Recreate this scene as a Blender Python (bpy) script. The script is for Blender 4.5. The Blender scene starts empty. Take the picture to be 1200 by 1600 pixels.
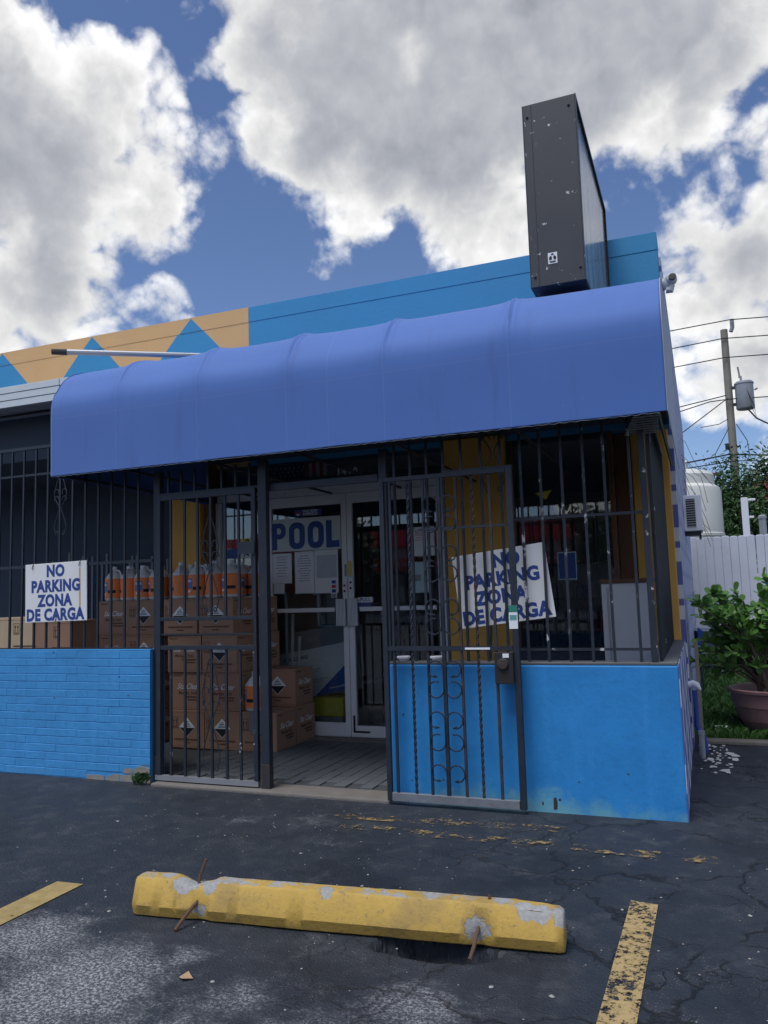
import bpy, bmesh, math, random
from mathutils import Vector, Matrix, noise as mnoise
R = math.radians
rnd = random.Random(7)
sc = bpy.context.scene
col = sc.collection

# ------------------------------------------------------------------ camera
cam_d = bpy.data.cameras.new('camera')
cam = bpy.data.objects.new('camera', cam_d); col.objects.link(cam)
cam.matrix_world = Matrix(((0.928, 0.066, 0.367, 0), (0.372, -0.085, -0.924, 0),
                           (-0.030, 0.994, -0.104, 1.5), (0, 0, 0, 1)))
_m = cam.matrix_world.to_3x3(); _m = _m.to_quaternion().to_matrix()
cam.matrix_world = Matrix.Translation((0, 0, 1.5)) @ _m.to_4x4()
cam_d.sensor_fit = 'VERTICAL'; cam_d.sensor_height = 24.0; cam_d.lens = 18.57
cam_d.clip_start = 0.05; cam_d.clip_end = 2000
sc.camera = cam

# ------------------------------------------------------------------ light, sky, exposure
SUN_EL, SUN_AZ = R(66), R(200)      # azimuth: compass-like, 0 = +Y, clockwise to +X
sun_d = bpy.data.lights.new('sun', 'SUN'); sun = bpy.data.objects.new('sun', sun_d); col.objects.link(sun)
sun_d.energy = 1.5; sun_d.angle = R(28); sun_d.color = (1.0, 0.985, 0.96)
_sd = Vector((math.sin(SUN_AZ)*math.cos(SUN_EL), math.cos(SUN_AZ)*math.cos(SUN_EL), math.sin(SUN_EL)))
sun.rotation_euler = _sd.to_track_quat('Z', 'Y').to_euler()
sc.view_settings.view_transform = 'Standard'; sc.view_settings.look = 'None'
sc.view_settings.exposure = 0.74; sc.view_settings.gamma = 1.0
sc.view_settings.use_curve_mapping = False

class NT:
    """small helper for node trees"""
    def __init__(s, nt): s.nt = nt; s.n = nt.nodes; s.l = nt.links
    def new(s, t, **k):
        n = s.n.new(t)
        for a, v in k.items(): setattr(n, a, v)
        return n
    def put(s, sock, v):
        if v is None: return
        if isinstance(v, bpy.types.NodeSocket): s.l.new(v, sock)
        else:
            if isinstance(v, (tuple, list)) and len(v) == 3 and len(sock.default_value) == 4: v = (*v, 1)
            sock.default_value = v
    def m(s, op, a, b=None, c=None, clamp=False):
        n = s.new('ShaderNodeMath', operation=op); n.use_clamp = clamp
        for i, v in enumerate((a, b, c)): s.put(n.inputs[i], v) if v is not None else None
        return n.outputs[0]
    def v(s, op, a, b=None):
        n = s.new('ShaderNodeVectorMath', operation=op); s.put(n.inputs[0], a)
        if b is not None:
            if op == 'SCALE': s.put(n.inputs['Scale'], b)
            else: s.put(n.inputs[1], b)
        return n.outputs['Value'] if op in ('DISTANCE', 'DOT_PRODUCT', 'LENGTH') else n.outputs[0]
    def noise(s, vec, scale, detail=4, rough=.55, dist=0):
        n = s.new('ShaderNodeTexNoise'); s.put(n.inputs['Vector'], vec)
        n.inputs['Scale'].default_value = scale; n.inputs['Detail'].default_value = detail
        n.inputs['Roughness'].default_value = rough; n.inputs['Distortion'].default_value = dist
        return n.outputs['Fac']
    def ramp(s, x, lo, hi, a=0., b=1., smooth=True):
        n = s.new('ShaderNodeMapRange'); n.interpolation_type = 'SMOOTHSTEP' if smooth else 'LINEAR'
        s.put(n.inputs['Value'], x); n.inputs['From Min'].default_value = lo; n.inputs['From Max'].default_value = hi
        n.inputs['To Min'].default_value = a; n.inputs['To Max'].default_value = b
        return n.outputs[0]
    def mix(s, f, a, b, typ='MIX'):
        n = s.new('ShaderNodeMix', data_type='RGBA', blend_type=typ)
        s.put(n.inputs[0], f); s.put(n.inputs[6], a); s.put(n.inputs[7], b)
        return n.outputs[2]

SKY_K = 0.073
world = bpy.data.worlds.new('World'); sc.world = world; world.use_nodes = True
w = NT(world.node_tree); w.n.clear()
out = w.new('ShaderNodeOutputWorld'); bg = w.new('ShaderNodeBackground'); bg.inputs['Strength'].default_value = SKY_K
sky = w.new('ShaderNodeTexSky', sky_type='NISHITA', sun_disc=False)
sky.sun_elevation = SUN_EL; sky.sun_rotation = SUN_AZ; sky.air_density = 1.0; sky.dust_density = 0.6; sky.ozone_density = 1.6
tc = w.new('ShaderNodeTexCoord'); D = w.v('NORMALIZE', tc.outputs['Generated'])
BL = [(-0.630,0.615,0.474,0.130),(-0.570,0.623,0.536,0.069),(-0.576,0.671,0.468,0.072),(-0.658,0.654,0.373,0.103),(-0.621,0.693,0.366,0.048),(-0.690,0.539,0.483,0.172),(-0.614,0.563,0.553,0.062),(-0.549,0.698,0.460,0.041),(-0.697,0.656,0.291,0.041),(-0.394,0.698,0.598,0.076),(-0.313,0.752,0.580,0.130),(-0.373,0.774,0.511,0.089),(-0.314,0.822,0.475,0.096),(-0.234,0.819,0.524,0.151),(-0.357,0.832,0.425,0.038),(-0.247,0.853,0.459,0.069),(-0.183,0.872,0.454,0.062),(-0.118,0.799,0.590,0.172),(0.009,0.817,0.577,0.130),(-0.059,0.839,0.541,0.072),(0.024,0.843,0.537,0.072),(0.079,0.887,0.456,0.051),(-0.221,0.693,0.686,0.206),(0.064,0.931,0.360,0.076),(0.029,0.947,0.320,0.069),(0.078,0.965,0.251,0.089),(0.037,0.973,0.229,0.048),(0.098,0.902,0.420,0.062),(0.026,0.925,0.380,0.034),(0.075,0.986,0.149,0.024),(-0.500,0.635,0.588,0.022),(-0.504,0.658,0.560,0.018),(-0.520,0.634,0.572,0.014)]
f = None
for bx, by, bz, br in BL:
    s_ = w.m('SUBTRACT', br, w.v('DISTANCE', D, (bx, by, bz)))
    if f is None: f = s_
    else: f = w.m('SMOOTH_MAX', f, s_, 0.03)
# scattered clouds of the same kind over the rest of the sky
far = w.ramp(w.v('DISTANCE', D, (-.27, .84, .47)), .55, .8)
lowf = w.noise(D, 3.2, 3, .5)
gen = w.m('ADD', w.m('MULTIPLY', w.m('SUBTRACT', lowf, .525), .9), w.m('MULTIPLY', w.m('SUBTRACT', far, 1.0), .6))
f = w.m('MAXIMUM', f, gen)
wob = w.new('ShaderNodeTexNoise'); w.put(wob.inputs['Vector'], D); wob.inputs['Scale'].default_value = 14; wob.inputs['Detail'].default_value = 5
Dw = w.v('ADD', D, w.v('SCALE', w.v('SUBTRACT', wob.outputs['Color'], (.5, .5, .5)), .07))
LD = (0.010, -0.006, 0.020)            # towards the light
def puff(v):
    o_ = None
    for sc_, am in ((13, .60), (29, .30), (64, .14)):
        n = w.new('ShaderNodeTexVoronoi', feature='F1'); w.put(n.inputs['Vector'], v); n.inputs['Scale'].default_value = sc_
        q = w.m('MULTIPLY', w.m('SUBTRACT', .30, w.m('MULTIPLY', n.outputs['Distance'], n.outputs['Distance'])), am); o_ = q if o_ is None else w.m('ADD', o_, q)
    return o_
big = w.noise(D, 8, 8, .56, .2); fine = w.noise(D, 40, 7, .62, .3)
pf_ = puff(Dw); pf2 = puff(w.v('ADD', Dw, LD))
f1 = w.m('ADD', f, w.m('MULTIPLY', w.m('SUBTRACT', big, .5), .19))
f1 = w.m('ADD', f1, w.m('SUBTRACT', w.m('MULTIPLY', pf_, .10), -.010))
f1 = w.m('ADD', f1, w.m('MULTIPLY', w.m('SUBTRACT', fine, .5), .04))
alpha = w.ramp(f1, -.008, .036)
rel = w.m('SUBTRACT', pf_, pf2)
rel2 = w.m('SUBTRACT', big, w.noise(w.v('ADD', D, (.016, -.008, .03)), 8, 8, .56, .2))
thick = w.ramp(w.m('ADD', f1, w.m('MULTIPLY', w.m('SUBTRACT', w.noise(D, 3.2, 3, .5), .5), .12)), -.012, .12)
lum = w.m('ADD', w.m('MULTIPLY', thick, -.53), .96)
lum = w.m('ADD', lum, w.m('MULTIPLY', rel, w.ramp(thick, .2, 1, .60, .16)))
lum = w.m('ADD', lum, w.m('MULTIPLY', rel2, .42))
lum = w.m('MAXIMUM', w.m('MINIMUM', lum, 1.05), .30)
ccol = w.mix(w.ramp(lum, .3, .75), (.90, .95, 1.08), (1.0, 1.0, 1.0))
cl = w.v('SCALE', ccol, w.m('MULTIPLY', lum, 0.655/SKY_K))
skyc = w.mix(1.0, sky.outputs[0], (.74, .80, .98), 'MULTIPLY')
w.l.new(w.mix(alpha, skyc, cl), bg.inputs['Color']); w.l.new(bg.outputs[0], out.inputs[0])

# ------------------------------------------------------------------ helpers
def s2l(*c):
    return tuple(((v/255)/12.92 if v/255 <= .04045 else ((v/255+.055)/1.055)**2.4) for v in c)

class MB:
    def __init__(s): s.v = []; s.f = []
    def add(s, vs, fs):
        o = len(s.v); s.v += [tuple(p) for p in vs]; s.f += [tuple(i+o for i in q) for q in fs]; return s
    def box(s, x0, x1, y0, y1, z0, z1, M=None):
        vs = [Vector(p) for p in ((x0,y0,z0),(x1,y0,z0),(x1,y1,z0),(x0,y1,z0),(x0,y0,z1),(x1,y0,z1),(x1,y1,z1),(x0,y1,z1))]
        if M is not None: vs = [M @ p for p in vs]
        return s.add(vs, [(0,3,2,1),(4,5,6,7),(0,1,5,4),(1,2,6,5),(2,3,7,6),(3,0,4,7)])
    def tube(s, pts, r, n=8, closed=False, caps=True, r2=None):
        pts = [Vector(p) for p in pts]; rings = []; N = len(pts)
        up = None
        for i, p in enumerate(pts):
            a = pts[i-1] if (i or closed) else p; b = pts[(i+1) % N] if (i < N-1 or closed) else p
            t = (b-a).normalized()
            if up is None:
                up = t.orthogonal().normalized()
                if abs(t.z) > .98: up = Vector((1,0,0))
                elif abs(t.z) < .5: up = (Vector((0,0,1)) - t*t.z).normalized()
            up = (up - t*up.dot(t)); up = up.normalized() if up.length > 1e-6 else t.orthogonal().normalized()
            sd = t.cross(up); rr = r if r2 is None else r + (r2-r)*i/(N-1)
            if isinstance(r, (list, tuple)): rr = r[i]
            off = math.pi/4 if n == 4 else 0
            rings.append([p + (up*math.cos(off+2*math.pi*k/n) + sd*math.sin(off+2*math.pi*k/n))*rr for k in range(n)])
        o = len(s.v)
        for rg in rings: s.v += [tuple(q) for q in rg]
        for i in range(N if closed else N-1):
            for k in range(n):
                j = (i+1) % N
                s.f.append((o+i*n+k, o+i*n+(k+1) % n, o+j*n+(k+1) % n, o+j*n+k))
        if caps and not closed:
            s.f.append(tuple(o+k for k in reversed(range(n)))); s.f.append(tuple(o+(N-1)*n+k for k in range(n)))
        return s
    def lathe(s, prof, n=20, c=(0,0,0), cap0=True, cap1=True):
        o = len(s.v)
        for r, z in prof:
            for k in range(n):
                a = 2*math.pi*k/n; s.v.append((c[0]+r*math.cos(a), c[1]+r*math.sin(a), c[2]+z))
        for i in range(len(prof)-1):
            for k in range(n):
                s.f.append((o+i*n+k, o+i*n+(k+1) % n, o+(i+1)*n+(k+1) % n, o+(i+1)*n+k))
        if cap0: s.f.append(tuple(o+k for k in reversed(range(n))))
        if cap1: s.f.append(tuple(o+(len(prof)-1)*n+k for k in range(n)))
        return s
    def prism(s, poly, d0, d1, M=None):
        """poly: (x, z) points counter-clockwise seen from -Y, extruded from y=d0 (front) to y=d1"""
        n = len(poly); vs = [Vector((x, d0, z)) for x, z in poly] + [Vector((x, d1, z)) for x, z in poly]
        if M is not None: vs = [M @ p for p in vs]
        return s.add(vs, [tuple(range(n)), tuple(reversed(range(n, 2*n)))] + [(i, i+n, (i+1) % n + n, (i+1) % n) for i in range(n)])
    def mesh(s, name, mat, smooth=False):
        me = bpy.data.meshes.new(name); me.from_pydata(s.v, [], s.f)
        bm = bmesh.new(); bm.from_mesh(me); bmesh.ops.recalc_face_normals(bm, faces=bm.faces); bm.to_mesh(me); bm.free()
        if mat: me.materials.append(mat)
        if smooth:
            me.polygons.foreach_set('use_smooth', [True]*len(me.polygons))
            if smooth != 'all': me.set_sharp_from_angle(angle=R(35))
        return me
    def build(s, name, mat, parent=None, smooth=False, bevel=0, loc=None):
        return link(name, s.mesh(name, mat, smooth), parent, bevel, loc)

def link(name, me, parent=None, bevel=0, loc=None):
    o = bpy.data.objects.new(name, me); col.objects.link(o)
    if parent is not None: o.parent = parent
    if loc is not None: o.location = loc
    if bevel:
        b = o.modifiers.new('bevel', 'BEVEL'); b.width = bevel; b.segments = 2; b.limit_method = 'ANGLE'; b.angle_limit = R(40)
    return o

def tag(o, label=None, cat=None, group=None, kind=None):
    for k, v in (('label', label), ('category', cat), ('group', group), ('kind', kind)):
        if v: o[k] = v
    return o
def thing(name, label, cat, loc=(0,0,0), rz=0, group=None):
    o = bpy.data.objects.new(name, None); col.objects.link(o); o.empty_display_size = .1
    o.location = loc; o.rotation_euler = (0, 0, rz)
    return tag(o, label, cat, group)
def kids(o): return [c for c in bpy.data.objects if c.parent == o]
def copy_tree(o, parent=None):
    c = o.copy(); col.objects.link(c)
    if parent is not None: c.parent = parent
    for ch in kids(o): copy_tree(ch, c)
    return c
ORD = ['first','second','third','fourth','fifth','sixth','seventh','eighth','ninth','tenth','eleventh','twelfth','thirteenth','fourteenth','fifteenth','sixteenth','seventeenth','eighteenth']

_tcache = {}
def text_mesh(body, size, mat, bold=0., shear=0., align='CENTER', sx=1., space=1.):
    key = (body, size, mat.name, bold, shear, align, sx, space)
    if key in _tcache: return _tcache[key]
    cu = bpy.data.curves.new('lettering', 'FONT'); cu.body = body; cu.size = size; cu.align_x = align; cu.align_y = 'CENTER'
    cu.offset = bold*size; cu.shear = shear; cu.resolution_u = 3; cu.space_line = 1.0; cu.space_character = space
    cu.extrude = .0004
    ob = bpy.data.objects.new('lettering', cu); col.objects.link(ob)
    dg = bpy.context.evaluated_depsgraph_get(); dg.update()
    me = bpy.data.meshes.new_from_object(ob.evaluated_get(dg)); me.name = 'lettering'
    bpy.data.objects.remove(ob); bpy.data.curves.remove(cu)
    me.materials.clear(); me.materials.append(mat)
    if sx != 1: me.transform(Matrix.Diagonal((sx, 1, 1, 1)))
    me.transform(Matrix.Rotation(R(90), 4, 'X'))           # now faces -Y, reads along +X
    _tcache[key] = me; return me
def text(body, size, mat, parent, loc, rz=0, name='lettering', **k):
    o = link(name, text_mesh(body, size, mat, **k), parent); o.location = loc; o.rotation_euler = (0, 0, rz); return o

# ------------------------------------------------------------------ materials
def mat(name, c, rough=.6, var=.12, scale=6., bump=.0, bscale=40., metal=0., c2=None, c2lo=.55, c2hi=.7, c2scale=12., spec=.5, coord='pos', tint=None):
    """base colour with cloudy variation; c2 = patches of another colour (chips, rust, dirt) with their own outline"""
    m = bpy.data.materials.new(name); m.use_nodes = True; t = NT(m.node_tree); b = t.n['Principled BSDF']
    P = t.new('ShaderNodeNewGeometry').outputs['Position'] if coord == 'pos' else t.new('ShaderNodeTexCoord').outputs['Object']
    n = t.noise(P, scale, 5, .6)
    colr = t.mix(n, tuple(v*(1-var) for v in c), tuple(min(1, v*(1+var)) for v in c))
    rr = t.ramp(n, .2, .8, rough-.06, rough+.06)
    if c2:
        k = t.ramp(t.noise(P, c2scale, 8, .65), c2lo, c2hi)
        colr = t.mix(k, colr, c2); 
    t.put(b.inputs['Base Color'], colr); t.put(b.inputs['Roughness'], rr)
    b.inputs['Metallic'].default_value = metal; b.inputs['Specular IOR Level'].default_value = spec
    if bump:
        bn = t.new('ShaderNodeBump'); bn.inputs['Strength'].default_value = bump; bn.inputs['Distance'].default_value = .01
        t.put(bn.inputs['Height'], t.noise(P, bscale, 6, .6)); t.l.new(bn.outputs[0], b.inputs['Normal'])
    return m

DARKM = (.021, .029, .043)
M = dict(
 metal=mat('dark_painted_iron', DARKM, .45, .3, 9, .15, 80, c2=(.11,.055,.03), c2lo=.66, c2hi=.74, c2scale=14),
 metal_chip=mat('chipped_dark_iron', DARKM, .5, .3, 9, .2, 80, c2=(.55,.55,.55), c2lo=.60, c2hi=.64, c2scale=9),
 rust=mat('rusty_iron', (.032,.032,.036), .7, .4, 10, .3, 70, c2=(.085,.042,.026), c2lo=.48, c2hi=.68, c2scale=11),
 rebar=mat('rusty_rebar', (.11,.06,.04), .8, .4, 30, .4, 90, c2=(.22,.15,.08), c2lo=.58, c2hi=.7, c2scale=25),
 plate=mat('worn_galvanised_plate', (.22,.24,.27), .55, .25, 12, .2, 60, c2=(.13,.06,.03), c2lo=.55, c2hi=.68, c2scale=7, metal=.3),
 alu=mat('white_aluminium', (.80,.82,.84), .4, .08, 6, .02, 60, c2=(.35,.34,.32), c2lo=.64, c2hi=.8, c2scale=11),
 white=mat('white_enamel', (.78,.79,.80), .4, .05, 5, c2=(.5,.45,.38), c2lo=.66, c2hi=.85, c2scale=7),
 white_pvc=mat('white_vinyl', (.74,.76,.84), .45, .05, 3),
 fence=mat('dulled_white_vinyl', (.56,.59,.70), .5, .12, 1.6, c2=(.40,.41,.44), c2lo=.55, c2hi=.85, c2scale=3),
 paper=mat('white_paper', (.82,.85,.88), .8, .06, 8),
 paper_cyan=mat('pale_cyan_paper', (.45,.66,.70), .8, .06, 8),
 ink=mat('black_ink', (.02,.02,.022), .7, .1),
 inkgrey=mat('grey_ink', (.28,.29,.32), .7, .1),
 navy=mat('navy_letter_paint', (.025,.06,.26), .5, .12, 20),
 poolblue=mat('pool_letter_blue', (.02,.07,.30), .5, .1, 20),
 poster=mat('pale_board', (.66,.73,.72), .6, .06, 6),
 carton=mat('brown_cardboard', (.385,.225,.15), .75, .13, 5, .06, 30, coord='pos'),
 carton2=mat('tan_cardboard', (.62,.46,.30), .75, .12, 5, .06, 30),
 tape=mat('carton_seam', (.22,.13,.075), .7, .1),
 print=mat('carton_print', (.10,.055,.035), .8, .1),
 orange=mat('orange_label', (.95,.27,.08), .5, .12, 30),
 labelblue=mat('blue_label_patch', (.08,.2,.5), .5, .25, 60),
 jug=mat('milky_plastic', (.66,.67,.68), .35, .06, 9),
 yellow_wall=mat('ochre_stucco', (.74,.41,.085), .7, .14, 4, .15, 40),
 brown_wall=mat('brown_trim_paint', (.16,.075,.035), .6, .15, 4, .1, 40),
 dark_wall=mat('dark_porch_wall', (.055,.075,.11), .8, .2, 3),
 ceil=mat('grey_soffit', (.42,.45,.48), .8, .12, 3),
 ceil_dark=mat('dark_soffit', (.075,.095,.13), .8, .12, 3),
 tan=mat('tan_stucco', (.66,.41,.19), .75, .10, 2.5, .15, 30),
 blue_par=mat('parapet_blue_stucco', (.036,.26,.52), .7, .10, 2.5, .2, 30),
 fascia=mat('white_fascia_board', (.62,.68,.72), .5, .08, 3, c2=(.35,.38,.4), c2lo=.62, c2hi=.8, c2scale=5),
 signbox=mat('charcoal_sign_metal', (.042,.047,.057), .5, .1, 4, c2=(.62,.63,.64), c2lo=.645, c2hi=.66, c2scale=17),
 mortar=mat('raw_concrete', (.26,.25,.22), .85, .25, 14, .5, 50),
 curb=mat('porch_edge_concrete', (.17,.155,.14), .85, .25, 8, .4, 45),
 cap=mat('grey_coping', (.13,.135,.14), .8, .2, 8, .3, 50),
 paver=mat('dark_paver', (.105,.115,.125), .8, .14, 5, .3, 60),
 gapfill=mat('paver_joint', (.062,.066,.07), .9, .2),
 pot=mat('faded_terracotta_plastic', (.30,.175,.165), .6, .15, 6, .05, 30, c2=(.30,.22,.21), c2lo=.55, c2hi=.8, c2scale=4),
 soil=mat('potting_soil', (.04,.03,.022), .95, .3, 30, .5, 60),
 bark=mat('grey_bark', (.14,.11,.085), .85, .3, 14, .4, 30),
 leaf=mat('glossy_green_leaf', (.13,.28,.06), .36, .35, 5, coord='pos'),
 leafdark=mat('tree_leaf', (.035,.085,.022), .5, .45, 1.5),
 leafred=mat('red_bract_leaf', (.22,.03,.035), .5, .4, 1.5),
 grass=mat('lawn_blades', (.06,.15,.03), .6, .35, 2.5),
 lawn=mat('lawn_soil', (.045,.075,.022), .9, .4, 4, .5, 30),
 pole=mat('weathered_timber_pole', (.24,.22,.19), .85, .25, 3, .4, 25),
 steel=mat('galvanised_steel', (.36,.38,.41), .4, .12, 6, metal=.5),
 tank=mat('white_polyethylene', (.70,.70,.66), .5, .06, 1.2),
 wire=mat('black_cable', (.02,.02,.022), .6, .1),
 pipe_blue=mat('blue_painted_pipe', (.02,.06,.30), .45, .15, 12),
 tote=mat('grey_blue_sheet', (.18,.21,.26), .6, .12, 12),
 yellow=mat('yellow_plastic', (.60,.55,.05), .5, .1),
 room=mat('dim_room_wall', (.62,.65,.68), .85, .2, 2),
 black=mat('black_rubber', (.02,.02,.022), .6, .2),
 shelf=mat('shelf_grey', (.3,.31,.33), .6, .15),
 red=mat('red_sign_paint', (.55,.03,.04), .5, .12, 2),
 fabric=None, flagred=mat('flag_red', (.45,.04,.05), .8, .1), flagwhite=mat('flag_white', (.6,.6,.6), .8, .1), flagblue=mat('flag_blue', (.02,.04,.15), .8, .1),
 yq=mat('yellow_quadrant', (.75,.55,.06), .5, .1), rq=mat('red_quadrant', (.6,.06,.07), .5, .1), bq=mat('blue_quadrant', (.03,.08,.35), .5, .1),
)

def blue_wall(name, base, pale, zfade, brick=False):
    m = bpy.data.materials.new(name); m.use_nodes = True; t = NT(m.node_tree); b = t.n['Principled BSDF']
    P = t.new('ShaderNodeNewGeometry').outputs['Position']; sx = t.new('ShaderNodeSeparateXYZ'); t.l.new(P, sx.inputs[0])
    n = t.noise(P, 3.5, 6, .6); n2 = t.noise(P, 22, 6, .65)
    c = t.mix(n, tuple(v*.76 for v in base), tuple(v*1.2 for v in base))
    c = t.mix(t.ramp(n2, .48, .78, 0, .5), c, tuple(v*.66+.01 for v in base))
    # washed-out turquoise splash stains just above the pavement, ragged outline
    k = t.ramp(t.m('ADD', t.m('ADD', sx.outputs[2], t.m('MULTIPLY', t.ramp(t.noise(P, 1.3, 3), .42, .6), .13)), t.m('MULTIPLY', t.m('SUBTRACT', t.noise(P, 8, 8, .68), .5), .42)), zfade[0], zfade[1], zfade[2], 0.)
    c = t.mix(k, c, pale)
    # small dark scuffs and holes
    vt = t.new('ShaderNodeTexVoronoi'); t.put(vt.inputs['Vector'], P); vt.inputs['Scale'].default_value = 6.5
    sc_ = t.m('MULTIPLY', t.ramp(vt.outputs['Distance'], .045, .075, 1, 0), t.ramp(t.noise(P, 4, 2), .46, .54))
    c = t.mix(sc_, c, (.03, .045, .06))
    rol = t.noise(t.v('MULTIPLY', P, (9, 9, 1.2)), 1, 5, .6); c = t.mix(t.ramp(rol, .5, .72, 0, .28), c, tuple(min(1, v*1.25+.02) for v in base))
    t.put(b.inputs['Base Color'], c); t.put(b.inputs['Roughness'], t.ramp(n, .2, .8, .5, .68))
    bn = t.new('ShaderNodeBump'); bn.inputs['Strength'].default_value = .3 if brick else .22; bn.inputs['Distance'].default_value = .01
    t.put(bn.inputs['Height'], t.m('ADD', t.noise(P, 26, 7, .6), t.m('MULTIPLY', t.noise(P, 120, 3), .3))); t.l.new(bn.outputs[0], b.inputs['Normal'])
    return m
M['blue_low'] = blue_wall('blue_stucco', (.022, .25, .63), (.16, .42, .47), (-.02, .20, .8))
M['blue_brick'] = blue_wall('blue_painted_brick', (.050, .285, .63), (.10, .30, .50), (-.1, .12, .4), True)

def fabric_mat():
    m = bpy.data.materials.new('blue_awning_canvas'); m.use_nodes = True; t = NT(m.node_tree); b = t.n['Principled BSDF']
    P = t.new('ShaderNodeNewGeometry').outputs['Position']
    n = t.noise(P, 1.6, 5, .55); n2 = t.noise(t.v('MULTIPLY', P, (14, 14, 3)), 1, 4, .6)
    c = t.mix(n, (.052, .140, .43), (.066, .165, .49)); c = t.mix(t.ramp(n2, .5, .8, 0, .18), c, (.10, .19, .48))
    sp = t.new('ShaderNodeSeparateXYZ'); t.l.new(P, sp.inputs[0]); ln = None
    for xs_ in (-4.46, -3.66, -2.85, -2.50, -2.05, -1.13):
        k = t.ramp(t.m('ABSOLUTE', t.m('SUBTRACT', sp.outputs[0], xs_)), .003, .007, 1, 0); ln = k if ln is None else t.m('MAXIMUM', ln, k)
    ln = t.m('MAXIMUM', ln, t.ramp(t.m('ABSOLUTE', t.m('SUBTRACT', sp.outputs[2], 3.10)), .003, .007, .8, 0))
    c = t.mix(t.m('MULTIPLY', ln, .35), c, (.12, .21, .52))
    st_ = t.noise(t.v('MULTIPLY', P, (7, 3, .7)), 1.0, 6, .65)
    c = t.mix(t.ramp(st_, .56, .75, 0, .35), c, (.045, .09, .27))
    c = t.mix(t.ramp(t.noise(P, 24, 5, .7), .66, .74, 0, .4), c, (.20, .26, .46))
    t.put(b.inputs['Base Color'], c); b.inputs['Roughness'].default_value = .72
    b.inputs['Sheen Weight'].default_value = .25; b.inputs['Sheen Roughness'].default_value = .5
    bn = t.new('ShaderNodeBump'); bn.inputs['Strength'].default_value = .25; bn.inputs['Distance'].default_value = .02
    t.put(bn.inputs['Height'], t.m('ADD', t.noise(t.v('MULTIPLY', P, (3, 2, 1)), 1.2, 4), t.m('MULTIPLY', t.noise(P, 300, 2), .03))); t.l.new(bn.outputs[0], b.inputs['Normal'])
    return m
M['fabric'] = fabric_mat()
M['fabric_side'] = mat('pale_awning_end', (.42,.46,.56), .6, .1, 3)

def glass_mat():
    m = bpy.data.materials.new('shop_glass'); m.use_nodes = True; t = NT(m.node_tree); t.n.clear()
    o = t.new('ShaderNodeOutputMaterial'); mx = t.new('ShaderNodeMixShader')
    tr = t.new('ShaderNodeBsdfTransparent'); tr.inputs[0].default_value = (.92, .95, .95, 1)
    gl = t.new('ShaderNodeBsdfGlossy'); gl.inputs['Roughness'].default_value = .015; gl.inputs['Color'].default_value = (.95, .97, 1, 1)
    P = t.new('ShaderNodeNewGeometry').outputs['Position']
    fr = t.new('ShaderNodeFresnel'); fr.inputs[0].default_value = 1.55
    t.put(mx.inputs[0], t.m('ADD', t.m('MULTIPLY', fr.outputs[0], 1.15), .02, clamp=True))
    t.l.new(tr.outputs[0], mx.inputs[1]); t.l.new(gl.outputs[0], mx.inputs[2]); t.l.new(mx.outputs[0], o.inputs[0])
    return m
M['glass'] = glass_mat()

def acrylic_mat():
    m = bpy.data.materials.new('weathered_sign_face'); m.use_nodes = True; t = NT(m.node_tree); b = t.n['Principled BSDF']
    P = t.new('ShaderNodeNewGeometry').outputs['Position']
    n = t.noise(t.v('MULTIPLY', P, (1, 5, .7)), 2.0, 4, .6)
    c = t.mix(t.ramp(n, .44, .58), (.40, .39, .37), (.17, .165, .16))
    t.put(b.inputs['Base Color'], c); b.inputs['Roughness'].default_value = .2
    return m
M['acrylic'] = acrylic_mat()

def mural_mat():
    m = bpy.data.materials.new('blue_white_mural'); m.use_nodes = True; t = NT(m.node_tree); b = t.n['Principled BSDF']
    P = t.new('ShaderNodeNewGeometry').outputs['Position']; sp = t.new('ShaderNodeSeparateXYZ'); t.l.new(P, sp.inputs[0])
    y, z = sp.outputs[1], sp.outputs[2]
    u = t.m('ADD', t.m('MULTIPLY', y, 1.0), t.m('MULTIPLY', z, 1.15)); v = t.m('SUBTRACT', t.m('MULTIPLY', y, 1.0), t.m('MULTIPLY', z, 1.15))
    def stripe(q, per, wd):
        fr = t.m('FRACT', t.m('DIVIDE', q, per)); return t.ramp(t.m('ABSOLUTE', t.m('SUBTRACT', fr, .5)), wd, wd+.02, 1, 0)
    s = t.m('MAXIMUM', stripe(u, .62, .11), stripe(v, .62, .11))
    pur = t.mix(t.noise(P, 1.5, 3), (.17, .20, .46), (.06, .09, .38))
    c = t.mix(s, pur, (.66, .68, .76))
    t.put(b.inputs['Base Color'], c); b.inputs['Roughness'].default_value = .6
    return m
M['mural'] = mural_mat()

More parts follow.
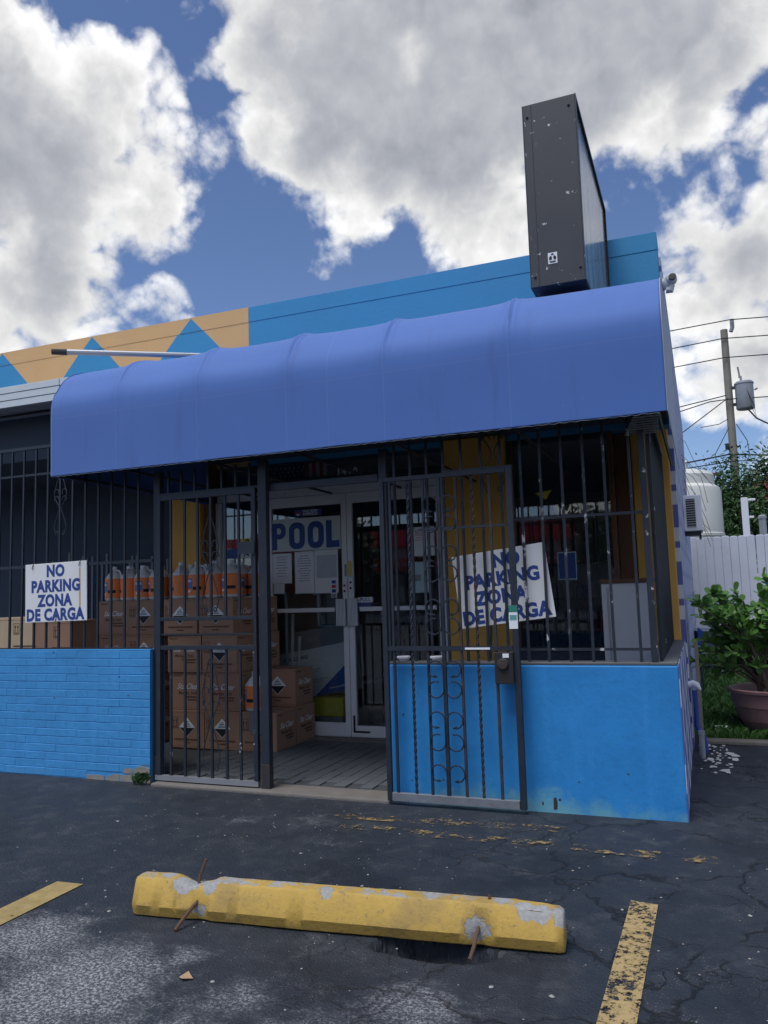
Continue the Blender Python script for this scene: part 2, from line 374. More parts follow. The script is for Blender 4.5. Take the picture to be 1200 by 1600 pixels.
def asphalt_mat():
    m = bpy.data.materials.new('worn_asphalt'); m.use_nodes = True; t = NT(m.node_tree); b = t.n['Principled BSDF']
    P = t.new('ShaderNodeNewGeometry').outputs['Position']; sp = t.new('ShaderNodeSeparateXYZ'); t.l.new(P, sp.inputs[0])
    flat = t.new('ShaderNodeCombineXYZ'); t.l.new(sp.outputs[0], flat.inputs[0]); t.l.new(sp.outputs[1], flat.inputs[1]); F = flat.outputs[0]
    n1 = t.noise(F, 1.1, 6, .6); n2 = t.noise(F, 6, 8, .68, .3); n3 = t.noise(F, 45, 6, .7)
    c = t.mix(n1, (.014, .020, .031), (.036, .044, .057))
    c = t.mix(t.ramp(n2, .45, .75, 0, .6), c, (.058, .064, .074))
    # places where the sealcoat has worn down to pale aggregate
    spots = None
    for (x, y, r, a) in [(-2.45,2.6,.85,1.2),(-2.95,2.9,.6,1.1),(-1.75,2.70,.40,.8),(-1.1,2.85,.5,1.),(-2.15,2.95,.30,.8),(-3.0,4.8,.34,.6),(-2.55,4.95,.40,.65),(-2.2,4.55,.35,.5),(-1.7,4.85,.5,.4),(-.9,2.6,.35,.7),(.5,3.6,1.6,.42),(.3,5.4,1.2,.42),(.3,7,.9,.4),(-1.9,2.1,1.1,1.),(-1.3,2.5,.7,.8),(-2.45,4.15,.25,.35),(-1.15,4.55,.35,.3)]:
        k = t.ramp(t.v('DISTANCE', F, (x, y, 0)), 0, r, a, 0)
        spots = k if spots is None else t.m('MAXIMUM', spots, k)
    wear = t.ramp(t.m('ADD', spots, t.m('MULTIPLY', t.m('SUBTRACT', t.noise(F, 9, 8, .72), .5), 1.5)), .40, 1.15, 0, 1)
    grit = t.ramp(t.noise(F, 70, 5, .75), .47, .57)
    c = t.mix(t.m('MULTIPLY', wear, t.m('ADD', t.m('MULTIPLY', grit, .85), .15)), c, (.36, .37, .385))
    # pale stones showing through everywhere
    vo = t.new('ShaderNodeTexVoronoi'); t.put(vo.inputs['Vector'], F); vo.inputs['Scale'].default_value = 70
    stone = t.m('MULTIPLY', t.ramp(vo.outputs['Distance'], .14, .24, 1, 0), t.ramp(n2, .42, .62))
    c = t.mix(t.m('MULTIPLY', t.m('MULTIPLY', stone, .7), t.ramp(n1, .42, .62, .15, 1)), c, (.30, .30, .29))
    c = t.mix(t.ramp(t.noise(F, .9, 7, .62, .5), .50, .62, 0, .6), c, (.010, .014, .022))
    c = t.mix(t.ramp(t.noise(F, 2.6, 8, .7, .3), .56, .70, 0, .5), c, (.085, .09, .10))
    # cracks, mostly on the right
    wv = t.new('ShaderNodeMix', data_type='VECTOR'); nz = t.new('ShaderNodeTexNoise'); t.put(nz.inputs['Vector'], F); nz.inputs['Scale'].default_value = 3.5; nz.inputs['Detail'].default_value = 6
    Fw = t.v('ADD', F, t.v('SCALE', t.v('SUBTRACT', nz.outputs['Color'], (.5, .5, .5)), .45))
    def crack(scale, wd):
        v_ = t.new('ShaderNodeTexVoronoi', feature='DISTANCE_TO_EDGE'); t.put(v_.inputs['Vector'], Fw); v_.inputs['Scale'].default_value = scale
        return t.ramp(v_.outputs['Distance'], 0, wd, 1, 0)
    right = t.ramp(sp.outputs[0], -2.2, -.3, .15, 1.)
    cr = t.m('MULTIPLY', t.m('MAXIMUM', crack(1.3, .024), t.m('MULTIPLY', crack(3.4, .022), t.ramp(n1, .5, .6))), t.m('MULTIPLY', right, t.ramp(t.noise(F, 2.2, 4), .34, .50)))
    c = t.mix(t.m('MULTIPLY', cr, .8), c, (.006, .006, .007))
    t.put(b.inputs['Base Color'], c)
    t.put(b.inputs['Roughness'], t.ramp(t.m('ADD', wear, n2), .3, 1.2, .62, .88)); b.inputs['Specular IOR Level'].default_value = .35
    bn = t.new('ShaderNodeBump'); bn.inputs['Strength'].default_value = .75; bn.inputs['Distance'].default_value = .012
    h = t.m('ADD', t.m('MULTIPLY', n3, .7), t.m('ADD', t.m('MULTIPLY', n2, .9), t.m('MULTIPLY', cr, -1.4)))
    h = t.m('ADD', h, t.m('MULTIPLY', t.ramp(vo.outputs['Distance'], .1, .5, 1, 0), .5))
    t.put(bn.inputs['Height'], h); t.l.new(bn.outputs[0], b.inputs['Normal'])
    return m
M['asphalt'] = asphalt_mat()

def paintline_mat(name, colr, lo, hi, scale=16.):
    m = bpy.data.materials.new(name); m.use_nodes = True; t = NT(m.node_tree); t.n.clear()
    o = t.new('ShaderNodeOutputMaterial'); mx = t.new('ShaderNodeMixShader'); tr = t.new('ShaderNodeBsdfTransparent'); b = t.new('ShaderNodeBsdfPrincipled')
    P = t.new('ShaderNodeNewGeometry').outputs['Position']; n = t.m('ADD', t.noise(P, scale, 9, .78, .2), t.m('MULTIPLY', t.m('SUBTRACT', t.noise(P, 4.5, 4, .6), .5), .40)); g = t.noise(P, 90, 4, .7)
    t.put(b.inputs['Base Color'], t.mix(t.ramp(n, .4, .7), tuple(v*.75 for v in colr), colr)); b.inputs['Roughness'].default_value = .75
    t.put(mx.inputs[0], t.ramp(t.m('ADD', n, t.m('MULTIPLY', t.m('SUBTRACT', g, .5), .28)), lo, hi))
    t.l.new(tr.outputs[0], mx.inputs[1]); t.l.new(b.outputs[0], mx.inputs[2]); t.l.new(mx.outputs[0], o.inputs[0])
    return m
M['line'] = paintline_mat('worn_yellow_line', (.47, .34, .15), .43, .50, 30.)
M['line_l'] = paintline_mat('yellow_line', (.42, .31, .12), .30, .36)
M['line_faint'] = paintline_mat('nearly_gone_yellow_line', (.34, .235, .09), .52, .62, 11)

def stop_mat():
    m = bpy.data.materials.new('chipped_yellow_concrete'); m.use_nodes = True; t = NT(m.node_tree); b = t.n['Principled BSDF']
    O = t.new('ShaderNodeTexCoord').outputs['Object']; sp = t.new('ShaderNodeSeparateXYZ'); t.l.new(O, sp.inputs[0])
    n = t.noise(O, 14, 8, .65); nb = t.noise(O, 5, 5, .6)
    c = t.mix(n, (.44, .285, .06), (.58, .38, .08)); c = t.mix(t.ramp(nb, .45, .7, 0, .65), c, (.30, .205, .08))
    c = t.mix(t.ramp(t.noise(O, 40, 5, .7), .55, .72, 0, .6), c, (.15, .12, .08))
    # where the paint has chipped off: the notch, around the rods, the broken end, along the top arris
    chip = None
    for (x, y, z, r) in [(-.74,.06,.165,.07),(-.62,.06,.165,.05),(-.66,-.02,.06,.04),(.665,.0,.075,.05),(.93,.03,.15,.052),(.87,.05,.165,.055),(1.01,.05,.14,.05),(-.03,.045,.16,.035)]:
        k = t.m('SUBTRACT', r, t.v('DISTANCE', O, (x, y, z))); chip = k if chip is None else t.m('MAXIMUM', chip, k)
    k = t.m('SUBTRACT', sp.outputs[2], .1685)
    chip = t.m('MAXIMUM', t.m('ADD', chip, t.m('MULTIPLY', t.m('SUBTRACT', n, .5), .15)), t.m('ADD', k, t.m('MULTIPLY', t.m('SUBTRACT', n, .50), .045)))
    msk = t.ramp(chip, -.002, .004)
    c = t.mix(msk, c, t.mix(t.noise(O, 60, 5), (.20, .20, .20), (.48, .48, .47)))
    t.put(b.inputs['Base Color'], c); b.inputs['Roughness'].default_value = .72
    bn = t.new('ShaderNodeBump'); bn.inputs['Strength'].default_value = .5; bn.inputs['Distance'].default_value = .008
    t.put(bn.inputs['Height'], t.m('ADD', t.m('MULTIPLY', msk, -.7), t.noise(O, 45, 7, .65))); t.l.new(bn.outputs[0], b.inputs['Normal'])
    return m
M['stop'] = stop_mat()

# ================================================================== GROUND
FX = -0.18          # the building's right-hand corner
WY = 5.55           # front plane of the porch walls
DY = 7.75           # shop front at the back of the porch
def ground():
    mb = MB()
    x0, x1, y0, y1, st = -2.0, -.4, 2.9, 3.9, .018
    nx = int((x1-x0)/st); ny = int((y1-y0)/st)
    for j in range(ny+1):
        for i in range(nx+1):
            x = x0+(x1-x0)*i/nx; y = y0+(y1-y0)*j/ny
            e = min(i, nx-i, j, ny-j); z = 0
            if e > 0:
                # pothole under the right half of the wheel stop
                dx = (x+1.16)/.25; dy = (y-3.355)/.115
                d = math.sqrt(dx*dx+dy*dy) + .35*(mnoise.noise(Vector((x*9, y*9, 0))))
                z = -.15*max(0, min(1, (1.05-d)/.22))
                z += .0035*mnoise.noise(Vector((x*5, y*5, 3))) - .003
            mb.v.append((x, y, z))
    for j in range(ny):
        for i in range(nx):
            a = j*(nx+1)+i; mb.f.append((a, a+1, a+nx+2, a+nx+1))
    B = 400
    mb.add([(-B,-B,0),(B,-B,0),(B,y0,0),(-B,y0,0)], [(0,1,2,3)]); mb.add([(-B,y1,0),(B,y1,0),(B,B,0),(-B,B,0)], [(0,1,2,3)])
    mb.add([(-B,y0,0),(x0,y0,0),(x0,y1,0),(-B,y1,0)], [(0,1,2,3)]); mb.add([(x1,y0,0),(B,y0,0),(B,y1,0),(x1,y1,0)], [(0,1,2,3)])
    o = mb.build('asphalt_lot', M['asphalt'], smooth='all'); tag(o, kind='structure')
ground()
def sheet(name, quad, m, z):
    o = MB().add([(x, y, z) for x, y in quad], [(0,1,2,3)]).build(name, m); return tag(o, kind='structure')
sheet('parking_line', [(-.485,.6),(-.345,.6),(-.295,4.10),(-.42,4.12)], M['line'], .005)
sheet('parking_line', [(-3.28,.6),(-3.14,.6),(-3.19,3.50),(-3.36,3.49)], M['line_l'], .005)
sheet('faded_parking_line', [(-2.45,5.02),(-.9,5.12),(-.9,5.24),(-2.45,5.14)], M['line_faint'], .005)
sheet('faded_parking_line', [(-2.30,4.80),(-.02,4.76),(-.02,4.88),(-2.30,4.92)], M['line_faint'], .009)

def lawn():
    mb = MB(); x0, x1, y0, y1 = -.14, 14., 8.42, 40.; nx, ny = 30, 34
    for j in range(ny+1):
        for i in range(nx+1):
            x = x0+(x1-x0)*i/nx; y = y0+(y1-y0)*(j/ny)**1.5
            z = .02 + .26*max(0, min(1, (y-8.6)/8)) + (.02*mnoise.noise(Vector((x*2, y*2, 0))) if j else -.03)
            mb.v.append((x, y, z))
    for j in range(ny):
        for i in range(nx):
            a = j*(nx+1)+i; mb.f.append((a, a+1, a+nx+2, a+nx+1))
    tag(mb.build('lawn', M['lawn'], smooth='all'), kind='structure')
    g = MB(); r = random.Random(3)
    for k in range(9000):
        y = 8.45 + 9*(r.random()**1.6); x = -.12 + r.random()*(1.0+.13*(y-8))
        if r.random() < .25 and y < 9.3: continue
        z = .02 + .26*max(0, min(1, (y-8.6)/8)); h = r.uniform(.04, .13); a = r.uniform(0, 6.28); wd = r.uniform(.004, .010)
        lx, ly = math.cos(a)*h*.6, math.sin(a)*h*.6
        px, py = math.cos(a+1.57)*wd, math.sin(a+1.57)*wd
        g.add([(x-px,y-py,z-.02),(x+px,y+py,z-.02),(x+lx*.5+px*.7,y+ly*.5+py*.7,z+h*.65),(x+lx,y+ly,z+h*.8)], [(0,1,2),(0,2,3)])
    tag(g.build('grass', M['grass']), 'short patchy green grass beside the building', 'grass', kind='stuff')
lawn()

# ================================================================== THE SHOP BUILDING
shop = thing('shop_building', 'blue and tan flat roofed pool supply shop with zigzag painted parapet', 'building', (0, 0, 0))
PZ = 4.88
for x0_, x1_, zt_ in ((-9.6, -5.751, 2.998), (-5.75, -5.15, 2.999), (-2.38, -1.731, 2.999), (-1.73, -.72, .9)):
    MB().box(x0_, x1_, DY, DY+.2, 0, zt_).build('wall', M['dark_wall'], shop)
wall = MB()
wall.box(-4.70, -.19, DY+.004, DY+.25, 3.0, 4.70); wall.box(-4.70, -.19, DY, DY+.27, 4.70, PZ)
wall.build('parapet', M['blue_par'], shop, bevel=.003)
MB().box(-9.6, -4.702, DY+.004, DY+.25, 3.0, 4.70).box(-9.6, -4.702, DY, DY+.27, 4.70, PZ).build('parapet', M['tan'], shop)['label'] = 'tan painted stretch of the parapet'
for cx in (-5.50, -7.0, -8.52):
    p = .72/.75; zt = PZ-.01; h = p*(zt-4.70)
    MB().prism([(cx-h, 4.702), (cx+h, 4.702), (cx, zt)], DY-.004, DY-.0005).build('painted_triangle', M['blue_par'], shop)
    MB().prism([(cx-.74, 4.10), (cx+.74, 4.10), (cx+h+.01, 4.698), (cx-h-.03, 4.698)], DY+.0008, DY+.0036).build('painted_triangle', M['blue_par'], shop)
# side wall with the mural, roof and inside of the shop
MB().box(FX-.2, FX+.01, DY+.2, 17, 0, 4.70).build('side_wall', M['mural'], shop)
MB().box(-9.6, FX-.2, DY+.27, 17, 3.6, 3.75).build('roof', M['ceil'], shop)
room = MB(); room.box(-9.5, FX-.21, 12.6, 12.7, 0, 3.0).box(-9.6, FX-.21, DY+.25, 12.7, 3.0, 3.06).box(-9.6, -9.5, DY+.25, 12.6, 0, 3.0)
room.box(-9.5, FX-.21, DY+.2, 12.6, -.02, .012)
room.build('room_shell', M['room'], shop)
# ochre columns
MB().box(-5.60, -5.215, 7.50, 7.75, .0, 3.05).build('column', M['yellow_wall'], shop, bevel=.01)
MB().box(-2.37, -1.74, 7.66, 7.75, .0, 3.05).build('column', M['yellow_wall'], shop, bevel=.01)
MB().box(-.56, -.215, 7.93, 8.1, .0, 3.05).build('column', M['yellow_wall'], shop, bevel=.01)
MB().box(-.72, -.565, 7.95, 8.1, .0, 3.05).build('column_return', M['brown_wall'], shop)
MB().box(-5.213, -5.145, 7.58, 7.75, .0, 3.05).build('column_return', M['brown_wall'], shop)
# left porch roof: fascia of three boards, soffit, dark beam
MB().box(-9.6, -5.19, 5.60, DY, 3.42, 3.56).build('porch_roof', M['ceil'], shop)
MB().box(-9.6, -5.19, 5.58, 6.02, 3.40, 3.415).build('soffit', M['ceil'], shop)
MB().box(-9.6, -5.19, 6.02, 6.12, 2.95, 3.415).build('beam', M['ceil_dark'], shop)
for i in range(3):
    z0 = 3.375+i*.068
    MB().box(-9.6, -5.385, 5.545-.004*i, 5.578, z0, z0+.064).build('fascia_board', M['fascia'], shop, bevel=.003)
    MB().box(-5.381, -5.19, 5.550-.004*i, 5.578, z0, z0+.064).build('fascia_board', M['fascia'], shop, bevel=.003)
MB().tube([(-9.5,5.9,3.385),(-6.9,5.86,3.375),(-6.35,5.80,3.37),(-5.9,5.85,3.385),(-5.3,5.88,3.39)], .013, 6).build('cable', M['wire'], shop)
# porch ceiling above the gates
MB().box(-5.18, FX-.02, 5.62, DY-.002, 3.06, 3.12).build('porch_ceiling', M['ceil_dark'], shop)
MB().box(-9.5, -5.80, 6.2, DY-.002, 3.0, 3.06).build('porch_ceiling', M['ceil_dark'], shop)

# --- porch floor
pf = tag(MB().box(-9.5, FX-.16, 5.74, DY+.199, -.05, .020).build('porch_floor', M['gapfill']), kind='structure')
pv = MB().box(0, .105, 0, .212, 0, .011); pvm = pv.mesh('paver', M['paver'])
pr_ = random.Random(11); first = True; cnt = 0
for i in range(20):
    x = -2.215 - .1125*(i+1)
    off = (i % 2)*.11 + pr_.uniform(-.01, .01)
    k = 0
    while True:
        y = 5.745 + k*.2185 - off
        if y > 7.72: break
        k += 1
        if y < 5.73:
            continue
        o = link('paver', pvm, pf); o.location = (x, y, .0195 + pr_.uniform(-.002, .003)); o.rotation_euler = (pr_.uniform(-.008,.008), pr_.uniform(-.008,.008), pr_.uniform(-.006,.006)); cnt += 1
MB().box(-4.30, -2.20, 5.47, 5.735, -.05, .024).build('curb_strip', M['curb'], pf, bevel=.012)
MB().box(-4.55, -2.4, 7.48, 7.66, .021, .042).build('threshold', M['curb'], pf, bevel=.006)

# --- low brick wall on the left
bw = thing('low_brick_wall', 'low blue painted brick wall under the left window bars', 'wall', (-5.9, WY, 0))
MB().box(-1.6, 1.53, .0045, .2, .0, 1.085).build('wall_core', M['blue_brick'], bw)
def brick_mesh(L):
    g = .0035; h = .0650; d = .028
    return MB().add([(0,d,0),(L,d,0),(L,d,h),(0,d,h),(0,.0035,0),(L,.0035,0),(L,.0035,h),(0,.0035,h),(.0006,0,g),(L-.0006,0,g),(L-.0006,0,h-g),(.0006,0,h-g)],
        [(0,1,5,4),(1,2,6,5),(2,3,7,6),(3,0,4,7),(4,5,9,8),(5,6,10,9),(6,7,11,10),(7,4,8,11),(8,9,10,11)])
bmF = brick_mesh(.232).mesh('brick', M['blue_brick']); bmH = brick_mesh(.112).mesh('brick', M['blue_brick']); bmR = brick_mesh(.10).mesh('brick', M['mortar'])
br = random.Random(5)
for c_ in range(16):
    z = .006 + c_*.0678; x = -1.58 + (0 if c_ % 2 else .118)
    if c_ % 2 == 0: 
        o = link('brick', bmH, bw); o.location = (-1.58, br.uniform(-.002,.002), z)
    while x < 1.525:
        L, me = (.232, bmF)
        k_ = min(1, (1.533-x)/L)
        broken = (c_ == 0 and x > .85) or (c_ == 1 and x > 1.25)
        if not broken:
            o = link('brick', me, bw); o.scale.x = k_; o.location = (x, br.uniform(-.0012, .0012), z+br.uniform(-.001,.001)); o.rotation_euler = (0, br.uniform(-.003,.003), br.uniform(-.002,.002))
        x += L + .0010
for x, z, L, h in ((.86,.0,.20,.045),(1.07,.0,.15,.058),(1.225,.0,.17,.062),(1.40,.0,.135,.064),(1.255,.068,.10,.05),(1.36,.068,.17,.064),(1.44,.136,.09,.05)):
    pts = [(x+br.uniform(0,.012), z), (x+L-br.uniform(0,.008), z), (x+L, z+h*br.uniform(.6,1)), (x+L*.6, z+h*br.uniform(.85,1.05)), (x+L*.3, z+h*br.uniform(.7,1)), (x, z+h*br.uniform(.4,.9))]
    MB().prism(pts, br.uniform(-.001,.0035), .02).build('broken_brick', M['mortar'], bw)
MB().box(-1.6, 1.535, .0, .21, 1.087, 1.10).build('coping', M['blue_brick'], bw, bevel=.004)

# --- low stucco wall on the right, with its return along the side
sw = thing('low_stucco_wall', 'smooth bright blue stucco wall with grey coping at the right corner', 'wall', (-1.2, WY, 0))
lw = MB()
poly = []
for i in range(24):
    x = -1.0 + 2.02*i/23; poly.append((x, -.02))
lw.prism([(-1.0,-.02),(1.02,-.02),(1.02,.985),(-1.0,.985)], 0, .15).build('front_face', M['blue_low'], sw, bevel=.012)
MB().box(.87, 1.018, .152, 2.38, -.02, .985).build('side_return', M['mural'], sw)
MB().box(1.0185, 1.0215, .0, .15, -.02, .98).build('painted_edge', M['mural'], sw)
MB().box(-1.0, .84, .004, .15, .986, 1.003).box(.84, 1.012, .004, 2.37, .986, 1.003).build('coping', M['cap'], sw, bevel=.004)
for x, z, w_, h_ in ((.18,.075,.014,.055),(.095,.062,.006,.016)):
    MB().prism([(x-w_,z-h_),(x+w_*.8,z-h_*.9),(x+w_,z),(x+w_*.4,z+h_*.5),(x-w_*.8,z+h_*.4)], -.0015, .002).build('rust_stain', M['rust'], sw)

# ================================================================== AWNING
aw = thing('awning', 'long blue canvas awning with rounded top over the shop front', 'awning', (-2.65, 5.22, 2.6))
ax0, ax1 = -5.16, -.135
prof = [(5.232,2.60),(5.232,2.606),(5.232,2.63),(5.230,2.80),(5.226,3.0),(5.224,3.10),(5.224,3.19),(5.232,3.25),(5.255,3.315),(5.29,3.37),(5.325,3.425),(5.365,3.475),(5.425,3.53),(5.50,3.572),(5.58,3.603),(5.68,3.630),(5.85,3.660),(6.3,3.715),(7.0,3.78),(DY-.004,3.84)]
def awn_cloth():
    bows = [-4.46, -3.66, -2.85, -2.05, -1.13]
    mb = MB(); xs = [ax0 + (ax1-ax0)*i/420 for i in range(421)]
    for x in xs:
        for j, (y, z) in enumerate(prof):
            t_ = max(0, min(1, (j-5)/4)); k = 0
            for b in bows:
                d = abs(x-b); k = max(k, math.exp(-(d/.016)**2)*.012 + math.exp(-((d-.045)/.012)**2)*.005 + math.exp(-(d/.16)**2)*.009)
            sag = -.008 + k*1.2
            n = mnoise.noise(Vector((x*1.7, y*2+z*3, 0)))*.006
            drop = (.006*mnoise.noise(Vector((x*3.1, 0, 5))) if j == 0 else 0)
            yy = y - (sag*.75*t_ + n*(.3+t_)) ; zz = z + (sag*t_ + n*t_) + drop
            if j >= len(prof)-1: yy, zz = y, z
            mb.v.append((x+2.65, yy-5.22, zz-2.6))
    P_ = len(prof)
    for i in range(len(xs)-1):
        for j in range(P_-1):
            a = i*P_+j; mb.f.append((a, a+P_, a+P_+1, a+1))
    me = mb.mesh('canvas', M['fabric'], True)
    o = link('canvas', me, aw); s = o.modifiers.new('solid', 'SOLIDIFY'); s.thickness = .004; s.offset = 1; s.use_rim = True
awn_cloth()
for xe, m_, nm in ((ax1+.001, M['fabric_side'], 'pale end panel'), (ax0-.001, M['fabric'], None)):
    n = len(prof)
    pts = [(y, z) for y, z in prof] + [(DY-.004, 2.575)]
    mb = MB(); e = .004 if xe > -1 else -.004
    mb.add([(xe+2.65, y-5.22, z-2.6) for y, z in pts] + [(xe+e+2.65, y-5.22, z-2.6) for y, z in pts],
           [tuple(range(n+1)), tuple(range(n+1, 2*n+2))] + [(i, (i+1) % (n+1), (i+1) % (n+1)+n+1, i+n+1) for i in range(n+1)])
    o = mb.build('end_panel', m_, aw)
    if nm: o['label'] = nm
fr = MB()
fr.tube([(-2.49,.03,.012),(2.49,.03,.012)], .016, 6)
for x in (-2.47, -1.81, -1.0, -.2, .6, 1.52, 2.46): fr.tube([(x,.03,.012),(x,2.45,.005)], .013, 6); fr.tube([(x+.0,.03,.01),(x,.03,.6),(x,.12,.78),(x,.3,.93),(x,1.0,1.06)], .012, 6)
fr.build('frame', M['metal'], aw)
# curled loose louvre under the right-hand corner
for i in range(8):
    MB().box(2.30-.012*i, 2.46-.003*i, .07+.05*i, .085+.05*i, -.012-.006*i, -.004-.006*i).build('slat', M['steel'], aw)
MB().tube([(-2.5+.035*i, .010+.004*math.sin(i*1.7), -.006+.004*math.sin(i*2.9)) for i in range(143)], .0022, 4).build('frayed_hem', M['tote'], aw)
MB().add([(-2.5,.0025,.50),(2.5,.0025,.50),(2.5,.0025,.509),(-2.5,.0025,.509),(-2.5,.0005,.5045),(2.5,.0005,.5045)], [(0,1,5,4),(4,5,2,3)]).build('seam', M['fabric'], aw) if False else None

# ================================================================== SIGN BOX
sx0, sx1, sy0, sy1, sz0, sz1 = -1.035, -.643, 5.72, 7.70, 3.735, 5.175
sg = thing('sign_box', 'tall charcoal projecting sign box with pale weathered side faces', 'sign', ((sx0+sx1)/2, sy0, sz0))
hx = (sx1-sx0)/2; L_ = sy1-sy0; H_ = sz1-sz0
MB().box(-hx, hx, 0, .012, 0, H_).box(-hx, hx, L_-.012, L_, 0, H_).box(-hx, hx, .0121, L_-.0121, 0, .02).box(-hx, hx, .0121, L_-.0121, H_-.02, H_).build('cabinet', M['signbox'], sg, bevel=.004)
MB().box(-hx+.012, hx-.012, .0122, L_-.0122, .021, H_-.021).build('sign_face', M['acrylic'], sg)
rim = MB()
for s_ in (-1, 1):
    a, b = sorted((s_*hx, s_*(hx+.006)))
    rim.box(a, b, .0, .03, 0, H_).box(a, b, L_-.03, L_, 0, H_).box(a, b, .0301, L_-.0301, 0, .03).box(a, b, .0301, L_-.0301, H_-.03, H_)
rim.build('rim', M['signbox'], sg)
MB().box(-hx+.058, -hx+.062, -.003, 0, .01, H_-.01).build('seam', M['metal'], sg)
for x, z in ((-hx+.03,.08),(hx-.03,.10),(-hx+.03,H_-.1),(hx-.05,H_-.08)):
    MB().lathe([(.010,0),(.010,.006),(.004,.009)], 8).build('bolt', M['black'], sg).matrix_local = Matrix.Translation((x,-.0005,z)) @ Matrix.Rotation(R(90),4,'X')
st = MB(); st.box(-.034, .034, -.0025, -.0005, 0, .085).build('sticker', M['paper'], sg, loc=(-.03, 0, .16))
e = MB()
e.prism([(-.026,.03),(-.008,.03),(-.004,.048),(-.012,.062),(-.026,.05)], -.004, -.0026).prism([(.008,.03),(.026,.03),(.026,.05),(.012,.062),(.004,.048)], -.004, -.0026).prism([(-.012,.066),(.012,.066),(.006,.078),(-.006,.078)], -.004, -.0026)
e.build('emblem', M['ink'], sg, loc=(-.03, 0, .16))
MB().box(-.02,.02,-.004,-.0026,.008,.013).box(-.024,.024,-.004,-.0026,.016,.021).build('small_print', M['ink'], sg, loc=(-.03, 0, .16))
for a_, b_ in ((L_-.3, -.25), (.5, -.12)): MB().tube([(.0,a_,b_),(.0,a_,.02)], .03, 10).build('support_pipe', M['metal'], sg)

# ================================================================== IRON WORK
IY = WY + .045
def arc(cx, cz, r, a0, a1, n=10): return [(cx + r*math.cos(R(a0+(a1-a0)*i/n)), cz + r*math.sin(R(a0+(a1-a0)*i/n))) for i in range(n+1)]
def scroll(parent, y, pts, r=.005, m=None, name='scroll'):
    return MB().tube([(x, y, z) for x, z in pts], r, 6).build(name, m or M['metal'], parent)
def lyre(parent, cx, z0, z1, wd, y):
    """a pair of S-shaped scrolls either side of a bar"""
    for s in (-1, 1):
        H = z1-z0; r = wd*.36; pts = []
        pts += [(cx + s*(wd*.55 + r*.55*math.cos(R(a))*(1)), z0 + r + r*.55*math.sin(R(a))) for a in range(60, 330, 30)]
        pts += [(cx + s*wd*.95, z0+H*.14), (cx+s*wd*.75, z0+H*.24), (cx+s*wd*.30, z0+H*.38), (cx+s*wd*.12, z0+H*.44), (cx+s*wd*.3, z0+H*.5), (cx+s*wd*.7, z0+H*.58), (cx+s*wd*.95, z0+H*.66)]
        pts += [(cx + s*(wd*.6 + wd*.36*math.cos(R(a))), z0+H*.72 + wd*.36*math.sin(R(a))) for a in range(0, 250, 28)]
        scroll(parent, y, pts)
        pts2 = [(cx + s*(wd*.6 + wd*.36*math.cos(R(a))), z0+H*.60 + wd*.36*math.sin(R(a))) for a in range(-30, 220, 28)][::-1]
        scroll(parent, y, pts2)
        scroll(parent, y, [(cx+s*wd*.9, z0+H*.72), (cx+s*wd*.6, z0+H*.86), (cx+s*wd*.15, z1)])

# window bars on the left
lg = thing('window_grille', 'dark iron window bars above the blue brick wall', 'window bars', (-5.9, IY, 1.10))
for i in range(22):
    x = -.09 + (i-10)*.1465 - 5.9 + .0
    x = -5.99 + (i-11)*.1465
    if x > -4.42 or x < -7.5: continue
    MB().box(x+5.9-.0085, x+5.9+.0085, -.0085, .0085, .0125, 1.85).build('bar', M['metal'], lg)
MB().box(-1.6, 1.52, -.006, .006, .74, .765).build('rail', M['metal'], lg); MB().box(-1.6, 1.52, -.012, .012, 1.851, 1.88).build('rail', M['metal'], lg); MB().box(-1.6, 1.52, -.006, .006, 1.60, 1.62).build('rail', M['metal'], lg)
MB().box(-1.6, 1.52, -.008, .008, .0, .012).build('rail', M['metal'], lg)
lyre(lg, .50, 1.02, 1.58, .075, -.002)
# posts
for nm, x0, x1, y0, y1, lb in (('gate_post', -4.37, -4.305, 5.60, 5.66, 'dark square iron post at the end of the blue brick wall'),
                       ('gate_post', -3.298, -3.222, 5.54, 5.60, 'worn iron post between the shut gate and the doorway, rusty foot'),
                       ('gate_post', -2.262, -2.198, 5.60, 5.67, 'dark iron post beside the folded back gate')):
    p_ = thing(nm, lb, 'post', ((x0+x1)/2, (y0+y1)/2, 0), group='gate posts')
    hx_ = (x1-x0)/2; hy_ = (y1-y0)/2
    MB().box(-hx_, hx_, -hy_, hy_, .21, 2.62).build('shaft', M['metal'], p_, bevel=.004)
    MB().box(-hx_-.001, hx_+.001, -hy_-.001, hy_+.001, .022, .21).build('foot', M['rust'], p_, bevel=.004)
hb = thing('gate_lintel', 'dark iron beam across the top of the doorway', 'beam', (-3.2, 5.622, 2.37))
MB().box(-1.12, .93, -.02, .02, .0, .055).build('beam_rail', M['metal'], hb)
for i in range(7):
    x = -1.03+i*.135; MB().box(x-.009, x+.009, -.01, .01, .0551, .25).build('stub_bar', M['metal'], hb)
